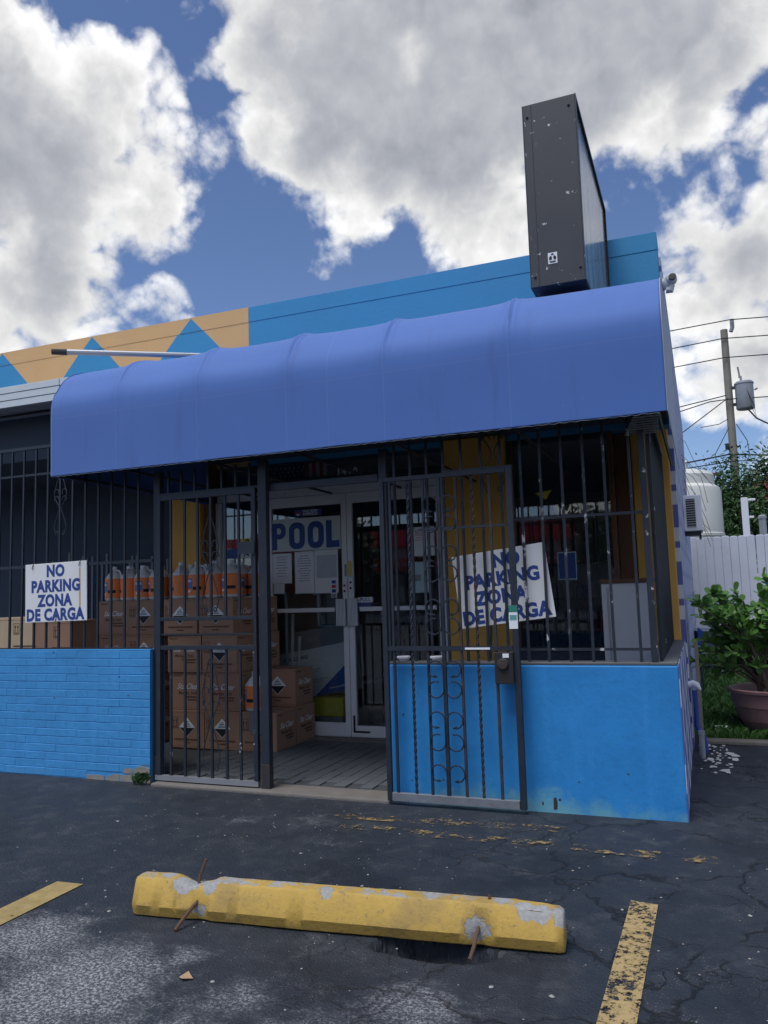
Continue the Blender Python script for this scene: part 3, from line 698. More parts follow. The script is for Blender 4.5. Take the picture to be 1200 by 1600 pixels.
# shut gate on the left
g1 = thing('iron_gate', 'shut dark iron gate in front of the stacked cartons', 'gate', (-3.78, 5.56, 0))
fx0, fx1 = -.515, .455
MB().box(fx0, fx0+.04, -.02, .02, .075, 2.40).build('stile', M['metal'], g1, bevel=.003); MB().box(fx1-.025, fx1, -.02, .02, .075, 2.40).build('stile', M['metal'], g1, bevel=.003)
MB().box(fx0+.041, fx1-.026, -.018, .018, 2.355, 2.395).build('top_rail', M['metal'], g1); MB().box(fx0+.041, fx1-.026, -.018, .018, 1.335, 1.365).build('rail', M['metal'], g1, bevel=.002)
MB().box(fx0+.041, fx1-.026, -.010, .010, 1.215, 1.228).build('rail', M['metal'], g1); MB().box(fx0+.041, fx1-.026, -.018, .018, 1.095, 1.13).build('rail', M['metal'], g1, bevel=.002)
MB().box(fx0-.01, fx1, -.022, .02, .035, .074).build('bottom_plate', M['steel'], g1)
for i, x in enumerate((-4.16,-4.02,-3.89,-3.76,-3.62,-3.49,-3.36)):
    x = x+3.78
    MB().box(x-.009, x+.009, -.009, .009, .0745, 1.0945).build('bar', M['metal_chip'] if i in (0, 5, 6) else M['metal'], g1)
    MB().box(x-.009, x+.009, -.009, .009, 1.3655, 2.3545).build('bar', M['metal'], g1)
lyre(g1, .02, 1.39, 2.18, .085, -.012); lyre(g1, .02, .12, 1.02, .085, -.012)
MB().box(.30, .455, -.035, -.021, 1.86, 1.96).build('lock_plate', M['metal'], g1)
# open gate folded against the low wall
g2 = thing('iron_gate', 'rusty iron gate with scrolls folded open against blue stucco wall', 'gate', (-1.7, 5.46, 0))
gx0, gx1 = -.50, .505
MB().box(gx0, gx0+.035, -.018, .018, .03, 2.37).build('stile', M['metal'], g2, bevel=.003); MB().box(gx1-.042, gx1, -.02, .02, .03, 2.37).build('stile', M['metal'], g2, bevel=.003)
MB().box(gx0+.036, gx1-.046, -.016, .016, .03, .088).build('bottom_plate', M['plate'], g2, bevel=.003)
MB().box(gx0+.036, gx1-.046, -.016, .016, 1.092, 1.122).build('rail', M['metal'], g2); MB().box(gx0+.036, gx1-.046, -.016, .016, 2.335, 2.365).build('top_rail', M['metal'], g2)
MB().box(gx0+.62, gx0+.80, -.0185, -.0162, 1.099, 1.113).build('pale_tape', M['paper'], g2)
MB().box(gx0+.30, gx1-.046, -.008, .008, 1.955, 1.972).build('rail', M['metal'], g2)
for i, x in enumerate((-2.12,-1.98,-1.86,-1.74,-1.61,-1.49,-1.36)):
    x = x+1.7; t_ = .0125 if i == 3 else .009
    mb = MB(); tw = i in (1, 5)
    for z0, z1 in ((.0885, 1.0915), (1.1225, 2.3345)):
        if tw:
            n = 60; o_ = len(mb.v)
            for k in range(n+1):
                z = z0+(z1-z0)*k/n; a = k*.55
                for q in range(4): mb.v.append((x+.0115*math.cos(a+q*math.pi/2), .0115*math.sin(a+q*math.pi/2), z))
            for k in range(n):
                for q in range(4): mb.f.append((o_+k*4+q, o_+k*4+(q+1) % 4, o_+k*4+4+(q+1) % 4, o_+k*4+4+q))
        else: mb.box(x-t_, x+t_, -t_, t_, z0, z1)
    mb.build('bar', M['rust'] if i > 3 else M['metal'], g2)
for z0, z1 in ((.76,1.02),(.395,.665),(.205,.30),(1.205,1.455),(1.58,1.84),(1.94,2.2)):
    for s in (-1, 1):
        cx = -.04 + s*.066; r = .058
        f_ = (lambda a: 180-a) if s < 0 else (lambda a: a)
        top = [(cx + r*math.cos(R(f_(a))), z1-r + r*math.sin(R(f_(a)))) for a in range(-150, 181, 22)]
        top = [(cx + s*r*math.cos(R(a))*-1*-1, z1-r + r*math.sin(R(a))) for a in (-110,-80,-50,-20,10,40,70,100,130,160,180)]
        if z1-z0 > .15:
            bot = [(cx + s*r*math.cos(R(a)), z0+r + r*math.sin(R(a))) for a in (180,200,230,260,290,320,350,20,50,80,110)]
        else: bot = [(cx - s*r, z0+.03)]
        hook = [(cx+s*r*.2, z1-r*1.75)]
        scroll(g2, -.014, hook+top+bot, .0055)
lk = MB().box(-.065, .065, -.03, .018, 0, .215).build('lock_box', M['black'], g2, loc=(.40, -.02, .868), bevel=.004)
MB().lathe([(.040,0),(.040,.008),(.033,.018),(.010,.02)], 18).build('knob', M['rust'], lk).matrix_local = Matrix.Translation((-.005,-.0305,.135)) @ Matrix.Rotation(R(90),4,'X')
MB().box(-.005, .038, -.0325, -.0305, .178, .206).build('sticker', M['paper'], lk)
tg = MB().box(-.03, .03, -.0235, -.0205, 1.24, 1.40).build('tag', M['paper'], g2, loc=(.475, 0, 0))
MB().box(-.03, .03, -.025, -.0236, 1.355, 1.40).build('tag_band', mat('green_band', (.03,.22,.16), .6), tg)
MB().box(-.024, .024, -.025, -.0236, 1.30, 1.335).build('tag_print', mat('teal_print', (.12,.35,.36), .6), tg)
# window bars on the right
rg = thing('window_grille', 'chipped dark iron window bars above the blue stucco wall', 'window bars', (-1.2, IY, 1.004))
for i, x in enumerate((-2.13,-2.0,-1.87,-1.74,-1.60,-1.45,-1.305,-1.16,-1.02,-.87,-.72,-.58,-.41)):
    MB().box(x+1.2-.009, x+1.2+.009, -.009, .009, 0.001, 1.90).build('bar', M['metal_chip'] if x > -1.2 else M['metal'], rg)
MB().box(-.98, .87, -.006, .006, .075, .092).build('rail', M['metal_chip'], rg); MB().box(-.05, .87, -.006, .006, .99, 1.01).build('rail', M['metal'], rg)
MB().box(-.55, -.02, -.016, .016, 1.37, 1.40).build('rail', M['metal'], rg); MB().box(-.98, .9, -.014, .014, 1.90, 1.93).build('rail', M['metal'], rg)
lyre(rg, -.155, 1.20, 1.88, .08, -.012)
cp = thing('corner_post', 'peeling dark corner post standing on the right end of blue wall', 'post', (-.315, IY, 1.004))
MB().box(-.030, .012, -.03, .03, 0, 1.72).build('shaft', M['metal_chip'], cp, bevel=.003)
sgr = thing('side_grille', 'closely spaced dark bars along the side of the porch', 'window bars', (-.285, 5.65, 1.004))
for i in range(17): MB().box(-.012, .012, .02+i*.13, .045+i*.13, 0, 1.72).build('bar', M['metal_chip'] if i in (1, 4) else M['metal'], sgr)
MB().box(-.014, .014, .0, 2.2, 1.721, 1.75).build('rail', M['metal'], sgr); MB().box(-.006, .006, .0, 2.2, .85, .87).build('rail', M['metal'], sgr)

# ================================================================== DOORS AND WINDOWS
sf = thing('storefront_frame', 'white aluminium storefront frame with transom around the shop doors', 'door frame', (-3.5, DY-.03, .03))
def B(o, nm, m, x0, x1, z0, z1, y0, y1, **k): return MB().box(x0+3.5, x1+3.5, y0-DY+.03, y1-DY+.03, z0-.03, z1-.03).build(nm, m, o, **k)
B(sf, 'header', M['alu'], -5.12, -2.37, 2.605, 2.70, 7.70, 7.80, bevel=.004)
B(sf, 'header', M['metal'], -5.12, -2.37, 2.705, 2.80, 7.69, 7.80)
B(sf, 'jamb', M['alu'], -2.425, -2.37, .03, 2.60, 7.70, 7.80, bevel=.003); B(sf, 'jamb', M['alu'], -4.55, -4.48, .03, 2.60, 7.70, 7.80, bevel=.003)
B(sf, 'jamb', M['alu'], -5.14, -5.08, .03, 2.60, 7.70, 7.80, bevel=.003); B(sf, 'sill', M['alu'], -5.07, -4.56, .03, .13, 7.70, 7.80)
B(sf, 'pane', M['glass'], -5.075, -4.555, .135, 2.60, 7.745, 7.751); B(sf, 'pane', M['glass'], -5.12, -2.40, 2.805, 3.0, 7.745, 7.751)
text('1410', .105, M['paper'], sf, (.03, -.03, 2.797), name='house_number', bold=.01, space=1.25)

def leaf_door(name, lab, x0, x1, sl):
    d = thing(name, lab, 'door', (x0, DY-.02, .035), group='glass shop doors')
    W_ = x1-x0; y0, y1 = -.02, .025; wl = .06
    def b(nm, m, a, c, z0, z1, ya=y0, yb=y1, **k): return MB().box(a, c, ya, yb, z0, z1).build(nm, m, d, **k)
    b('stile', M['alu'], 0, wl, 0, 2.565, bevel=.003); b('stile', M['alu'], W_-wl, W_, 0, 2.565, bevel=.003)
    b('top_rail', M['alu'], wl+.001, W_-wl-.001, 2.455, 2.565, bevel=.003); b('bottom_rail', M['alu'], wl+.001, W_-wl-.001, 0, .14 if sl else .115, bevel=.003)
    b('pane', M['glass'], wl-.005, W_-wl+.005, .10, 2.47, 0, .006)
    b('push_bar', M['alu'], wl+.02 if sl else wl+.08, W_-wl-.08 if sl else W_-wl-.02, 1.300, 1.345, -.055, -.035, bevel=.004)
    return d, b, W_
dl, bl_, WL = leaf_door('glass_door', 'left glass shop door with a big pool poster and white notices', -4.475, -3.503, True)
dr, br_, WR = leaf_door('glass_door', 'right glass shop door with a pull label and cyan notices', -3.497, -2.43, False)
# ribbed pull handles
for d, b, x0 in ((dl, bl_, WL-.125), (dr, br_, .005)):
    hdl = b('pull_handle', M['steel'], x0, x0+.118, 1.15, 1.435, -.066, -.052)
    for i in range(7): MB().box(x0+.008+i*.0155, x0+.016+i*.0155, -.071, -.0661, 1.152, 1.433).build('rib', M['alu'], hdl)
PO = 4.475
def onL(nm, m, x0, x1, z0, z1, y=-.006, lab=None, t=.004):
    o = MB().box(x0+PO, x1+PO, y-t, y, z0-.035, z1-.035).build(nm, m, dl)
    if lab: o['label'] = lab
    return o
po = onL('poster', M['poster'], -4.41, -3.575, 2.005, 2.365, lab='pale poster with big blue pool lettering')
def pool_letters():
    zc0, zc1 = .02, .315
    def ring(cx, w_, r, t):
        h = (zc1-zc0)/2; cz = (zc0+zc1)/2; n = 6
        def rr(w2, h2, r2):
            pts = []; r2 = min(r2, w2*.98)
            for sx_, sz_, a0 in ((1,1,0),(-1,1,90),(-1,-1,180),(1,-1,270)):
                for k in range(n+1):
                    a = R(a0+90*k/n); pts.append((cx+sx_*(w2-r2)+r2*math.cos(a), cz+sz_*(h2-r2)+r2*math.sin(a)))
            return pts
        o_, i_ = rr(w_/2, h, r), rr(w_/2-t, h-t, r-t*.55)
        return o_, i_
    mb = MB()
    for cx in (-4.103, -3.872):
        o_, i_ = ring(cx+PO, .195, .085, .065); n = len(o_)
        vs = [(x, -.0125, z) for x, z in o_] + [(x, -.0125, z) for x, z in i_] + [(x, -.0105, z) for x, z in o_] + [(x, -.0105, z) for x, z in i_]
        mb.add(vs, [(k, (k+1) % n, (k+1) % n+n, k+n) for k in range(n)] + [(k, k+2*n, (k+1) % n+2*n, (k+1) % n) for k in range(n)])
    # P: stem + bowl
    x = -4.418+PO
    def Pp(px, pz): return (x+px, zc0+pz)
    H = zc1-zc0; outer = [Pp(0,H)] ; n = 8
    bowl_o = [(.105+.073*math.sin(R(a)), H-.075+.075*math.cos(R(a))) for a in range(0, 91, 15)] + [(.105+.073*math.cos(R(a)), H-.10-.075*math.sin(R(a))) for a in range(0, 91, 15)]
    bowl_i = [(.092+.026*math.sin(R(a)), H-.055-.026+.026*math.cos(R(a))) for a in range(0, 91, 15)] + [(.092+.026*math.cos(R(a)), H-.095-.026*math.sin(R(a))) for a in range(0, 91, 15)]
    o_ = [(0.066,H)] + bowl_o + [(.066,H-.175)]; i_ = [(.066,H-.055)] + bowl_i + [(.066,H-.121)]
    n = len(o_); vs = [(*Pp(*q),) for q in o_+i_]; vs = [(a, -.0125, b) for a, b in vs]
    mb.add(vs, [(k, k+1, k+1+n, k+n) for k in range(n-1)])
    mb.box(x, x+.066, -.0125, -.0105, zc0, zc1)
    xl = -3.747+PO; mb.box(xl, xl+.068, -.0125, -.0105, zc0, zc1).box(xl+.0681, xl+.157, -.0125, -.0105, zc0, zc0+.075)
    o = mb.build('lettering', M['poolblue'], po); o.location = (0, 0, 2.005-.035)
pool_letters()
gb = onL('bumper_sticker', M['navy'], -4.13, -3.795, 2.385, 2.455, lab='small navy sticker above the poster')
text('GOD BLESS', .036, M['paper'], gb, (-3.935+PO, -.0108, 2.403), bold=.02); text('AMERICA', .044, M['paper'], gb, (-3.935+PO, -.0108, 2.368), bold=.02)
MB().box(-4.115+PO, -4.055+PO, -.0112, -.0102, 2.382, 2.398).build('flag_mark', M['flagred'], gb)
MB().prism([(-4.115+PO,2.377),(-4.085+PO,2.353),(-4.055+PO,2.377)], -.0112, -.0102).build('flag_mark', M['paper'], gb)
def notice(o, x0, x1, z1, rows, m=None, wd=.7, h=.008, gap=.024):
    r = random.Random(int(x0*1000)); mb = MB()
    for i in range(rows):
        L = (x1-x0)*wd*r.uniform(.55, 1); c_ = (x0+x1)/2; x = c_-L/2
        while x < c_+L/2-.006:
            w_ = r.uniform(.012, .035); mb.box(x, min(x+w_, c_+L/2), -.0115, -.0104, z1-.035-i*gap-h, z1-.035-i*gap); x += w_+.007
    return mb.build('print', m or M['inkgrey'], o)
n1 = onL('notice', M['paper'], -4.42, -4.175, 1.655, 1.985, lab='white notice with a few printed lines'); notice(n1, -4.42+PO, -4.175+PO, 1.95, 8, wd=.6, gap=.03)
n2 = onL('notice', M['paper'], -4.135, -3.90, 1.54, 1.995, lab='tall white notice of small print'); notice(n2, -4.135+PO, -3.90+PO, 1.95, 11, wd=.75, gap=.027)
n3 = onL('notice', M['paper'], -3.895, -3.615, 1.535, 2.0, lab='large white sheet beside the lock')
MB().box(-3.87+PO, -3.63+PO, -.0112, -.0102, 1.70-.035, 1.945-.035).build('print', mat('faint_print', (.52,.55,.60), .8, .12, 14), n3)
onL('notice', M['paper'], -4.40, -4.27, 1.545, 1.652, lab='small white slip below the notices')
cs = onL('card_sticker', M['paper'], -3.698, -3.635, 1.485, 1.68, y=-.012, lab='strip of payment card stickers')
for i, m_ in enumerate((M['bq'], M['rq'], M['navy'], M['inkgrey'])): MB().box(-3.69+PO, -3.643+PO, -.0175, -.0163, 1.49+.048*(3-i)-.035, 1.525+.048*(3-i)-.035).build('card_mark', m_, cs)
for d, x, z in ((dl, WL-.055, 1.47), (dr, .012, 1.50)):
    l_ = MB().box(x, x+.05, -.034, -.021, z, z+.15).build('lock', M['white'], d, bevel=.003)
    for k in range(2): MB().lathe([(.012,0),(.012,.006)], 10).build('key_cylinder', M['black'], l_).matrix_local = Matrix.Translation((x+.025,-.0345,z+.045+.06*k)) @ Matrix.Rotation(R(90),4,'X')
for x, z, m_, h in ((.008,1.675,M['yq'],.16),(.012,1.655,M['paper_cyan'],.018)):
    MB().box(x, x+.038, -.0235, -.0205, z, z+h).build('sticker', m_, dr)
MB().box(WL-.03, WL-.006, -.0235, -.0205, 1.67, 1.80).build('sticker', M['inkgrey'], dl)
pl = MB().box(.105, .275, -.011, -.006, 1.39, 1.445).build('pull_label', M['paper'], dr); text('PULL', .05, M['navy'], pl, (.19, -.0118, 1.418), bold=.012, space=1.1)
MB().box(.105, .26, -.010, -.0065, 1.345, 1.388).build('label_strip', mat('violet_strip', (.10,.10,.30), .6), dr)
MB().box(.022, .045, -.0235, -.0205, .045, .22).box(.0451, .21, -.0235, -.0205, .045, .065).build('dark_tape', M['ink'], dr)['label'] = 'L-shaped strip of dark tape'
PR = 3.497
n4 = MB().box(-2.775+PR, -2.52+PR, -.010, -.006, 1.85, 2.15).build('notice', M['paper'], dr); notice(n4, -2.775+PR, -2.52+PR, 2.15, 5, m=mat('pinkish_print', (.5,.25,.25), .8), wd=.8)
for z0, z1 in ((1.475,1.595),(1.66,1.79)): MB().box(-2.80+PR, -2.59+PR, -.010, -.006, z0, z1).build('notice', M['paper_cyan'], dr)
MB().box(-2.68+PR, -2.59+PR, -.010, -.006, 1.5951, 1.6599).build('notice', M['paper_cyan'], dr)
MB().box(-2.80+PR, -2.6805+PR, -.010, -.0061, 1.5955, 1.6595).build('notice_picture', M['inkgrey'], dr)

# four-square hazard sign inside the left pane
hz = thing('hazard_sign', 'small four colour square sign in the window left of the door', 'sign', (-4.83, DY-.04, 1.96))
for i, (m_, x, z) in enumerate(((M['rq'],-.17,.11),(M['yq'],.0,.11),(M['bq'],-.17,0),(M['paper'],.0,0))): MB().box(x+.003, x+.167, -.004, 0, z, z+.105).build('square', m_, hz)
text('0', .12, M['ink'], hz, (-.085, -.005, .16), shear=.2); text('2', .12, M['ink'], hz, (.085, -.005, .16), shear=.3, bold=.02)
MB().tube([(.05,-.006,.09),(.09,-.006,.05),(.12,-.006,.02)], .009, 6).tube([(.12,-.006,.085),(.09,-.006,.05),(.06,-.006,.02)], .006, 6).build('tool_mark', M['ink'], hz)
# flag behind the transom
fg = thing('flag', 'dark flag of stars and stripes hung behind the transom glass', 'flag', (-4.45, DY+.05, 2.78))
MB().box(0, .42, 0, .004, 0, .2).build('star_field', M['flagblue'], fg)
stv = MB()
for i in range(7):
    for j in range(4): stv.lathe([(.008,0),(.008,.003)], 5, (0,0,0)); 
stv = MB()
for i in range(7):
    for j in range(4):
        x, z = .035+i*.058+(j % 2)*.02, .03+j*.045; stv.prism([(x+.009*math.cos(a*1.2566), z+.009*math.sin(a*1.2566)) for a in range(5)], -.002, 0)
tag(stv.build('stars', M['flagwhite'], fg), kind='stuff')
for i in range(6): MB().box(.4205+i*.045, .4205+i*.045+.044, 0, .004, 0, .2).build('stripe', M['flagred'] if i % 2 == 0 else M['flagwhite'], fg)

# right-hand shop window
rw = thing('shop_window', 'dark shop window behind the bars right of the ochre column', 'window', (-1.225, DY+.05, .9))
for a, b, z0, z1 in ((-.505,-.46,.0,2.1),(.46,.505,.0,2.1)): MB().box(a, b, -.02, .04, z0, z1).build('frame', M['brown_wall'], rw)
MB().box(-.459, .459, -.02, .04, 0, .05).build('frame', M['metal'], rw); MB().box(-.459, .459, -.02, .04, 2.05, 2.1).build('frame', M['metal'], rw)
MB().box(-.459, .459, .005, .011, .051, 2.049).build('pane', M['glass'], rw)
for i in range(9): MB().box(-.40+i*.1-.006, -.40+i*.1+.006, .06, .072, .0, 1.42).build('bar', M['metal'], rw)
MB().box(-.459, .459, .058, .059+.015, 1.4205, 1.44).build('rail', M['metal'], rw)
MB().box(-.06, .10, -.0, .004, .70, .95).build('window_card', M['navy'], rw); MB().box(-.07, .11, .0041, .0048, .69, .96).build('window_card', M['paper_cyan'], rw)

# ================================================================== SIGNS ON THE BARS
def no_parking(lab, loc, w_, h_, rot, rows, size, sxk):
    s = thing('no_parking_sign', lab, 'sign', loc, group='hand painted no parking signs'); s.rotation_euler = (0, rot, 0)
    MB().box(-w_/2, w_/2, -.006, 0, -h_/2, h_/2).build('board', M['white'], s, bevel=.003)
    for tx, x, z in rows: text(tx, size, M['navy'], s, (x, -.0068, z), bold=.050, sx=sxk, space=1.08)
    return s
s1 = no_parking('white no parking sign wired flat to the left window bars', (-5.425, IY-.018, 1.612), .715, .53, R(-1.0),
   [('NO', 0, .188), ('PARKING', 0, .052), ('ZONA', -.01, -.078), ('DE CARGA', -.01, -.205)], .142, .90)
for x, m_ in ((-.27, M['wire']), (.275, M['wire']), (.0, M['wire'])):
    z = .24 if x else -.25; MB().tube([(x, -.012, z-.02), (x+.012, -.018, z+.01), (x+.008, .02, z+.045)], .004, 5).build('wire_tie', m_, s1)
MB().box(.272, .288, -.0072, -.0062, -.22, .2).build('rust_streak', mat('rust_streak', (.55,.33,.14), .7, .3, 20), s1)
s2 = no_parking('tilted white no parking sign wedged behind the right window bars', (-1.335, IY+.03, 1.535), .69, .53, R(-6.5),
   [('NO', .055, .185), ('PARKING', .005, .055), ('ZONA', -.02, -.07), ('DE CARGA', -.005, -.20)], .134, .92)
# plastic lids on the wall
for x, lb in ((-2.10, 'small white plastic tub on the blue wall nearest the doorway'), (-1.84, 'small white plastic tub on the blue wall behind the scrolls')):
    o = MB().lathe([(.030,0),(.044,.022),(.052,.024),(.052,.036),(.044,.040)], 18, ).build('plastic_tub', M['white_pvc'], smooth=True, loc=(x, 5.60, 1.0035)); tag(o, lb, 'tub', 'plastic tubs on the blue wall')

# ================================================================== CARTONS
CW, CD, CH = .405, .40, .372
def hazard_me(): 
    s = .095; a = MB().prism([(0,-s),(s,0),(0,s),(-s,0)], -.0015, 0); return a.mesh('hazard_label', M['paper'])
body_me = MB().box(-CW/2, CW/2, 0, CD, 0, CH-.003).mesh('carton_box', M['carton'])
seam_me = MB().box(-CW/2-.0005, CW/2+.0005, -.0008, CD+.0008, CH-.0235, CH-.0205).box(-CW/2-.0005, CW/2+.0005, -.0008, CD+.0008, .018, .0205).mesh('fold_line', M['tape'])
flap_me = MB().box(-CW/2+.002, CW/2-.002, CD/2-.002, CD/2+.002, CH-.0032, CH-.0022).mesh('flap_gap', M['print'])
hz_me = hazard_me()
s = .087; hzb = MB().prism([(0,-s),(s,-.004),(-s,-.004)], -.0026, -.0016)
hzb.box(-.045,.045,-.0026,-.0016,.008,.014).box(-.038,.038,-.0026,-.0016,.022,.027).box(-.03,.025,-.0026,-.0016,.036,.043).box(-.018,.018,-.0026,-.0016,.052,.058); hzb = hzb.mesh('hazard_print', M['ink'])
def rows_me(spec, seed):
    r = random.Random(seed); mb = MB()
    for x0, x1, z, h in spec:
        x = x0
        while x < x1: w_ = r.uniform(.007, .016); mb.box(x, min(x+w_, x1), -.0015, -.0003, z, z+h); x += w_+.005
    return mb
pr_front = rows_me([(-.15,.15,-.128,.016),(-.04,.04,-.158,.014)], 1).mesh('small_print', M['print'])
ar = MB().box(-.038,.038,-.0015,-.0003,.0,.004).box(-.038,.038,-.0015,-.0003,.106,.11).box(-.038,-.034,-.0015,-.0003,.0041,.1059).box(.034,.038,-.0015,-.0003,.0041,.1059)
for x in (-.016,.016): ar.box(x-.003,x+.003,-.0015,-.0003,.022,.07).prism([(x-.012,.07),(x+.012,.07),(x,.092)], -.0015, -.0003)
ar.box(-.028,.028,-.0015,-.0003,.012,.018)
ar_me = ar.mesh('arrow_mark', M['print'])
pr_side = rows_me([(-.02,.14,-.085,.016),(.0,.13,-.110,.014)], 2); pr_side.lathe([(.014,0),(.014,.001)], 12); 
pr_side = rows_me([(-.03,.14,-.085,.016),(.0,.13,-.112,.014),(-.17,-.08,.128,.010)], 2).mesh('small_print', M['print'])
brand_me = text_mesh('Sta Clear', .078, M['paper'], bold=.003, shear=.45, sx=.92)
acid_me = text_mesh('Muriatic Acid', .048, M['print'], bold=.012, sx=.85)
def carton(lab, x, y, z, front, side=None, rz=0., grp='brown acid cartons stacked in the porch'):
    c = thing('carton', lab, 'carton', (x, y, z), rz, grp)
    link('carton_box', body_me, c, bevel=.004); link('fold_line', seam_me, c); link('flap_gap', flap_me, c)
    def face(kind, P, rzf):
        q = []
        if kind == 'D':
            a = link('hazard_label', hz_me, c); q.append((a, (.0, -.0008, CH*.55))); b = link('hazard_print', hzb, a); b.location = (0, 0, 0)
            q.append((link('small_print', pr_front, c), (0, -.0008, CH*.55))); q.append((link('arrow_mark', ar_me, c), (-.145, -.0008, CH*.52)))
        else:
            q.append((link('brand_lettering', brand_me, c), (0, -.0012, CH*.62))); q.append((link('product_lettering', acid_me, c), (0, -.0012, CH*.45)))
            q.append((link('small_print', pr_side, c), (0, -.0008, CH*.55)))
        for o, l in q:
            o.matrix_local = Matrix.Translation(P) @ Matrix.Rotation(rzf, 4, 'Z') @ Matrix.Translation(l)
    face(front, Vector((0,0,0)), 0)
    if side: face(side, Vector((CW/2, CD/2, 0)), R(90))
    return c
Z0 = .0325
LV = ['on the floor', 'one up from the floor', 'third from the floor', 'on top']
fA = ['D','S','S','D']; fB = ['D','S','D','D']
for k in range(4):
    z = Z0 + k*CH; j = (.0, .03, .012, -.0)[k]
    dx = -.02*(k >= 2) - .03*(k == 3)
    carton('brown acid carton %s in the left pile behind the gate' % LV[k], -4.895+dx-.01*k, 6.80+j, z, fA[k], None, R(rnd.uniform(-.8,.8)))
    carton('brown acid carton %s in the middle pile behind the gate' % LV[k], -4.482+dx-.005*k, 6.80+j*.5, z, fB[k], 'S', R(rnd.uniform(-.8,.8)))
    carton('brown acid carton %s, rear row beside the glass door' % LV[k], -4.485+dx*.8, 7.225+.005*k, z, 'S', 'S', R(rnd.uniform(-.8,.8)))
carton('brown acid carton on the floor under the single jug', -4.075, 6.80, Z0, 'D', 'S', R(.5))
carton('brown acid carton on the floor nearest the door', -4.08, 7.215, Z0, 'D', 'S', R(-.6))
carton('brown acid carton on top of the pair closest to the glass door', -4.10, 7.235, Z0+CH, 'D', 'S', R(.8))
for k in range(4):
    z = Z0 + k*CH
    carton('brown acid carton %s in the leftmost pile under the jugs' % LV[k], -5.985-.01*(k % 2), 7.00, z, 'S', None, R(rnd.uniform(-.8,.8)))
    carton('brown acid carton %s in the second pile from the left' % LV[k], -5.575-.006*k, 7.0, z, 'D', 'S', R(rnd.uniform(-.8,.8)))
    carton('brown acid carton %s in the recessed middle pile' % LV[k], -5.19, 7.33, z, ('S','S','D','D')[k], None, R(rnd.uniform(-.8,.8)))
# grey-blue sheet hanging over the carton front
o = MB().add([(-.10,0,.30),(.13,0,.30),(.13,-.006,.10),(.10,-.012,.075),(-.06,-.010,.09),(-.11,-.004,.13),(-.10,.1,.302),(.13,.1,.302)], [(0,1,2,3,4,5),(0,6,7,1)]).build('plastic_sheet', M['tote'], loc=(-4.06, 6.792, Z0+.075))
m_ = o.modifiers.new('solid', 'SOLIDIFY'); m_.thickness = .003
tag(o, 'grey blue sheet hanging over a carton front by the post', 'sheet')
# tan cartons behind the left window bars
def plain_carton(lab, x, y, z, w_, h_, d_, m):
    c = thing('carton', lab, 'carton', (x, y, z), 0, 'plain tan cartons in the left porch')
    MB().box(0, w_, 0, d_, 0, h_).build('carton_box', m, c, bevel=.004); MB().box(-.0005, w_+.0005, -.001, d_, h_-.03, h_-.026).build('fold_line', M['tape'], c)
    o = link('arrow_mark', ar_me, c); o.location = (w_*.62, -.001, h_-.17)
    o = link('small_print', pr_front, c); o.location = (w_*.82, -.001, h_*.5+.1)
    return c
sh = thing('low_shelf', 'low grey bench behind the brick wall carrying tan cartons', 'bench', (-6.55, 6.15, .0))
MB().box(-.75, .75, 0, .5, .80, .84).build('board', M['shelf'], sh)
for x in (-.7, .7):
    for y in (.05, .45): MB().box(x-.02, x+.02, y-.02, y+.02, .02, .799).build('leg', M['metal'], sh)
plain_carton('tan carton with arrow mark seen past the left window bars', -6.87, 6.18, .8405, .56, .54, .4, M['carton2'])
plain_carton('darker brown carton beside the tan one below the no parking sign', -6.295, 6.20, .8405, .45, .50, .4, M['carton'])

# ================================================================== JUGS
def jug_parts():
    bd = MB().lathe([(.086,0),(.096,.012),(.097,.02),(.097,.235),(.094,.25),(.080,.275),(.055,.305),(.032,.330),(.027,.338),(.027,.35)], 20).mesh('jug_body', M['jug'], True)
    lb = MB().lathe([(.0985,.030),(.0985,.242)], 20, cap0=False, cap1=False).mesh('jug_label', M['orange'], True)
    cp_ = MB().lathe([(.030,.349),(.030,.374),(.028,.377)], 16).mesh('cap', M['white_pvc'], True)
    hd = MB().tube([(.03,0,.335),(.065,0,.330),(.088,0,.305),(.095,0,.27),(.092,0,.24)], .012, 8).mesh('handle', M['jug'], True)
    def patch(a0, a1, z0, z1, m, nm):
        mb = MB(); n = 6
        for i in range(n+1):
            a = R(a0+(a1-a0)*i/n)
            for z in (z0, z1): mb.v.append((.0992*math.cos(a), .0992*math.sin(a), z))
        for i in range(n): mb.f.append((2*i, 2*i+2, 2*i+3, 2*i+1))
        return mb.mesh(nm, m, 'all')
    p1 = patch(-150, -96, .10, .205, M['labelblue'], 'label_panel'); p2 = patch(-92, -40, .085, .118, M['ink'], 'label_print'); p3 = patch(-140, -110, .06, .085, M['paper'], 'label_print'); p4 = patch(-145,-101,.165,.19,M['paper'],'label_print')
    return bd, lb, cp_, hd, p1, p2, p3, p4
JP = jug_parts()
JN = ('jug_body','jug_label','cap','handle','label_panel','label_print','label_print','label_print')
jug0 = thing('acid_jug', 'x', 'jug', (0,0,0), 0, 'orange labelled acid jugs on the cartons')
for me, nm in zip(JP, JN): link(nm, me, jug0)
T = Z0 + 4*CH + .0008
spots = [(-6.08,7.11,10),(-6.0,7.30,70),(-5.88,7.12,-60),(-5.80,7.31,20),(-5.685,7.11,30),(-5.58,7.30,-80),(-5.485,7.11,-15),(-5.29,7.44,80),(-5.10,7.46,40),(-5.05,6.93,-65),(-4.95,7.06,90),(-4.85,6.93,20),(-4.64,6.93,-70),(-4.68,7.10,120),(-4.44,6.93,0),(-4.58,7.34,60),(-4.38,7.33,-40)]
spots.sort(key=lambda q: q[0]/q[1])
spots = [q for q in spots if q[:2] not in ((-4.95,7.06),(-4.68,7.10))]
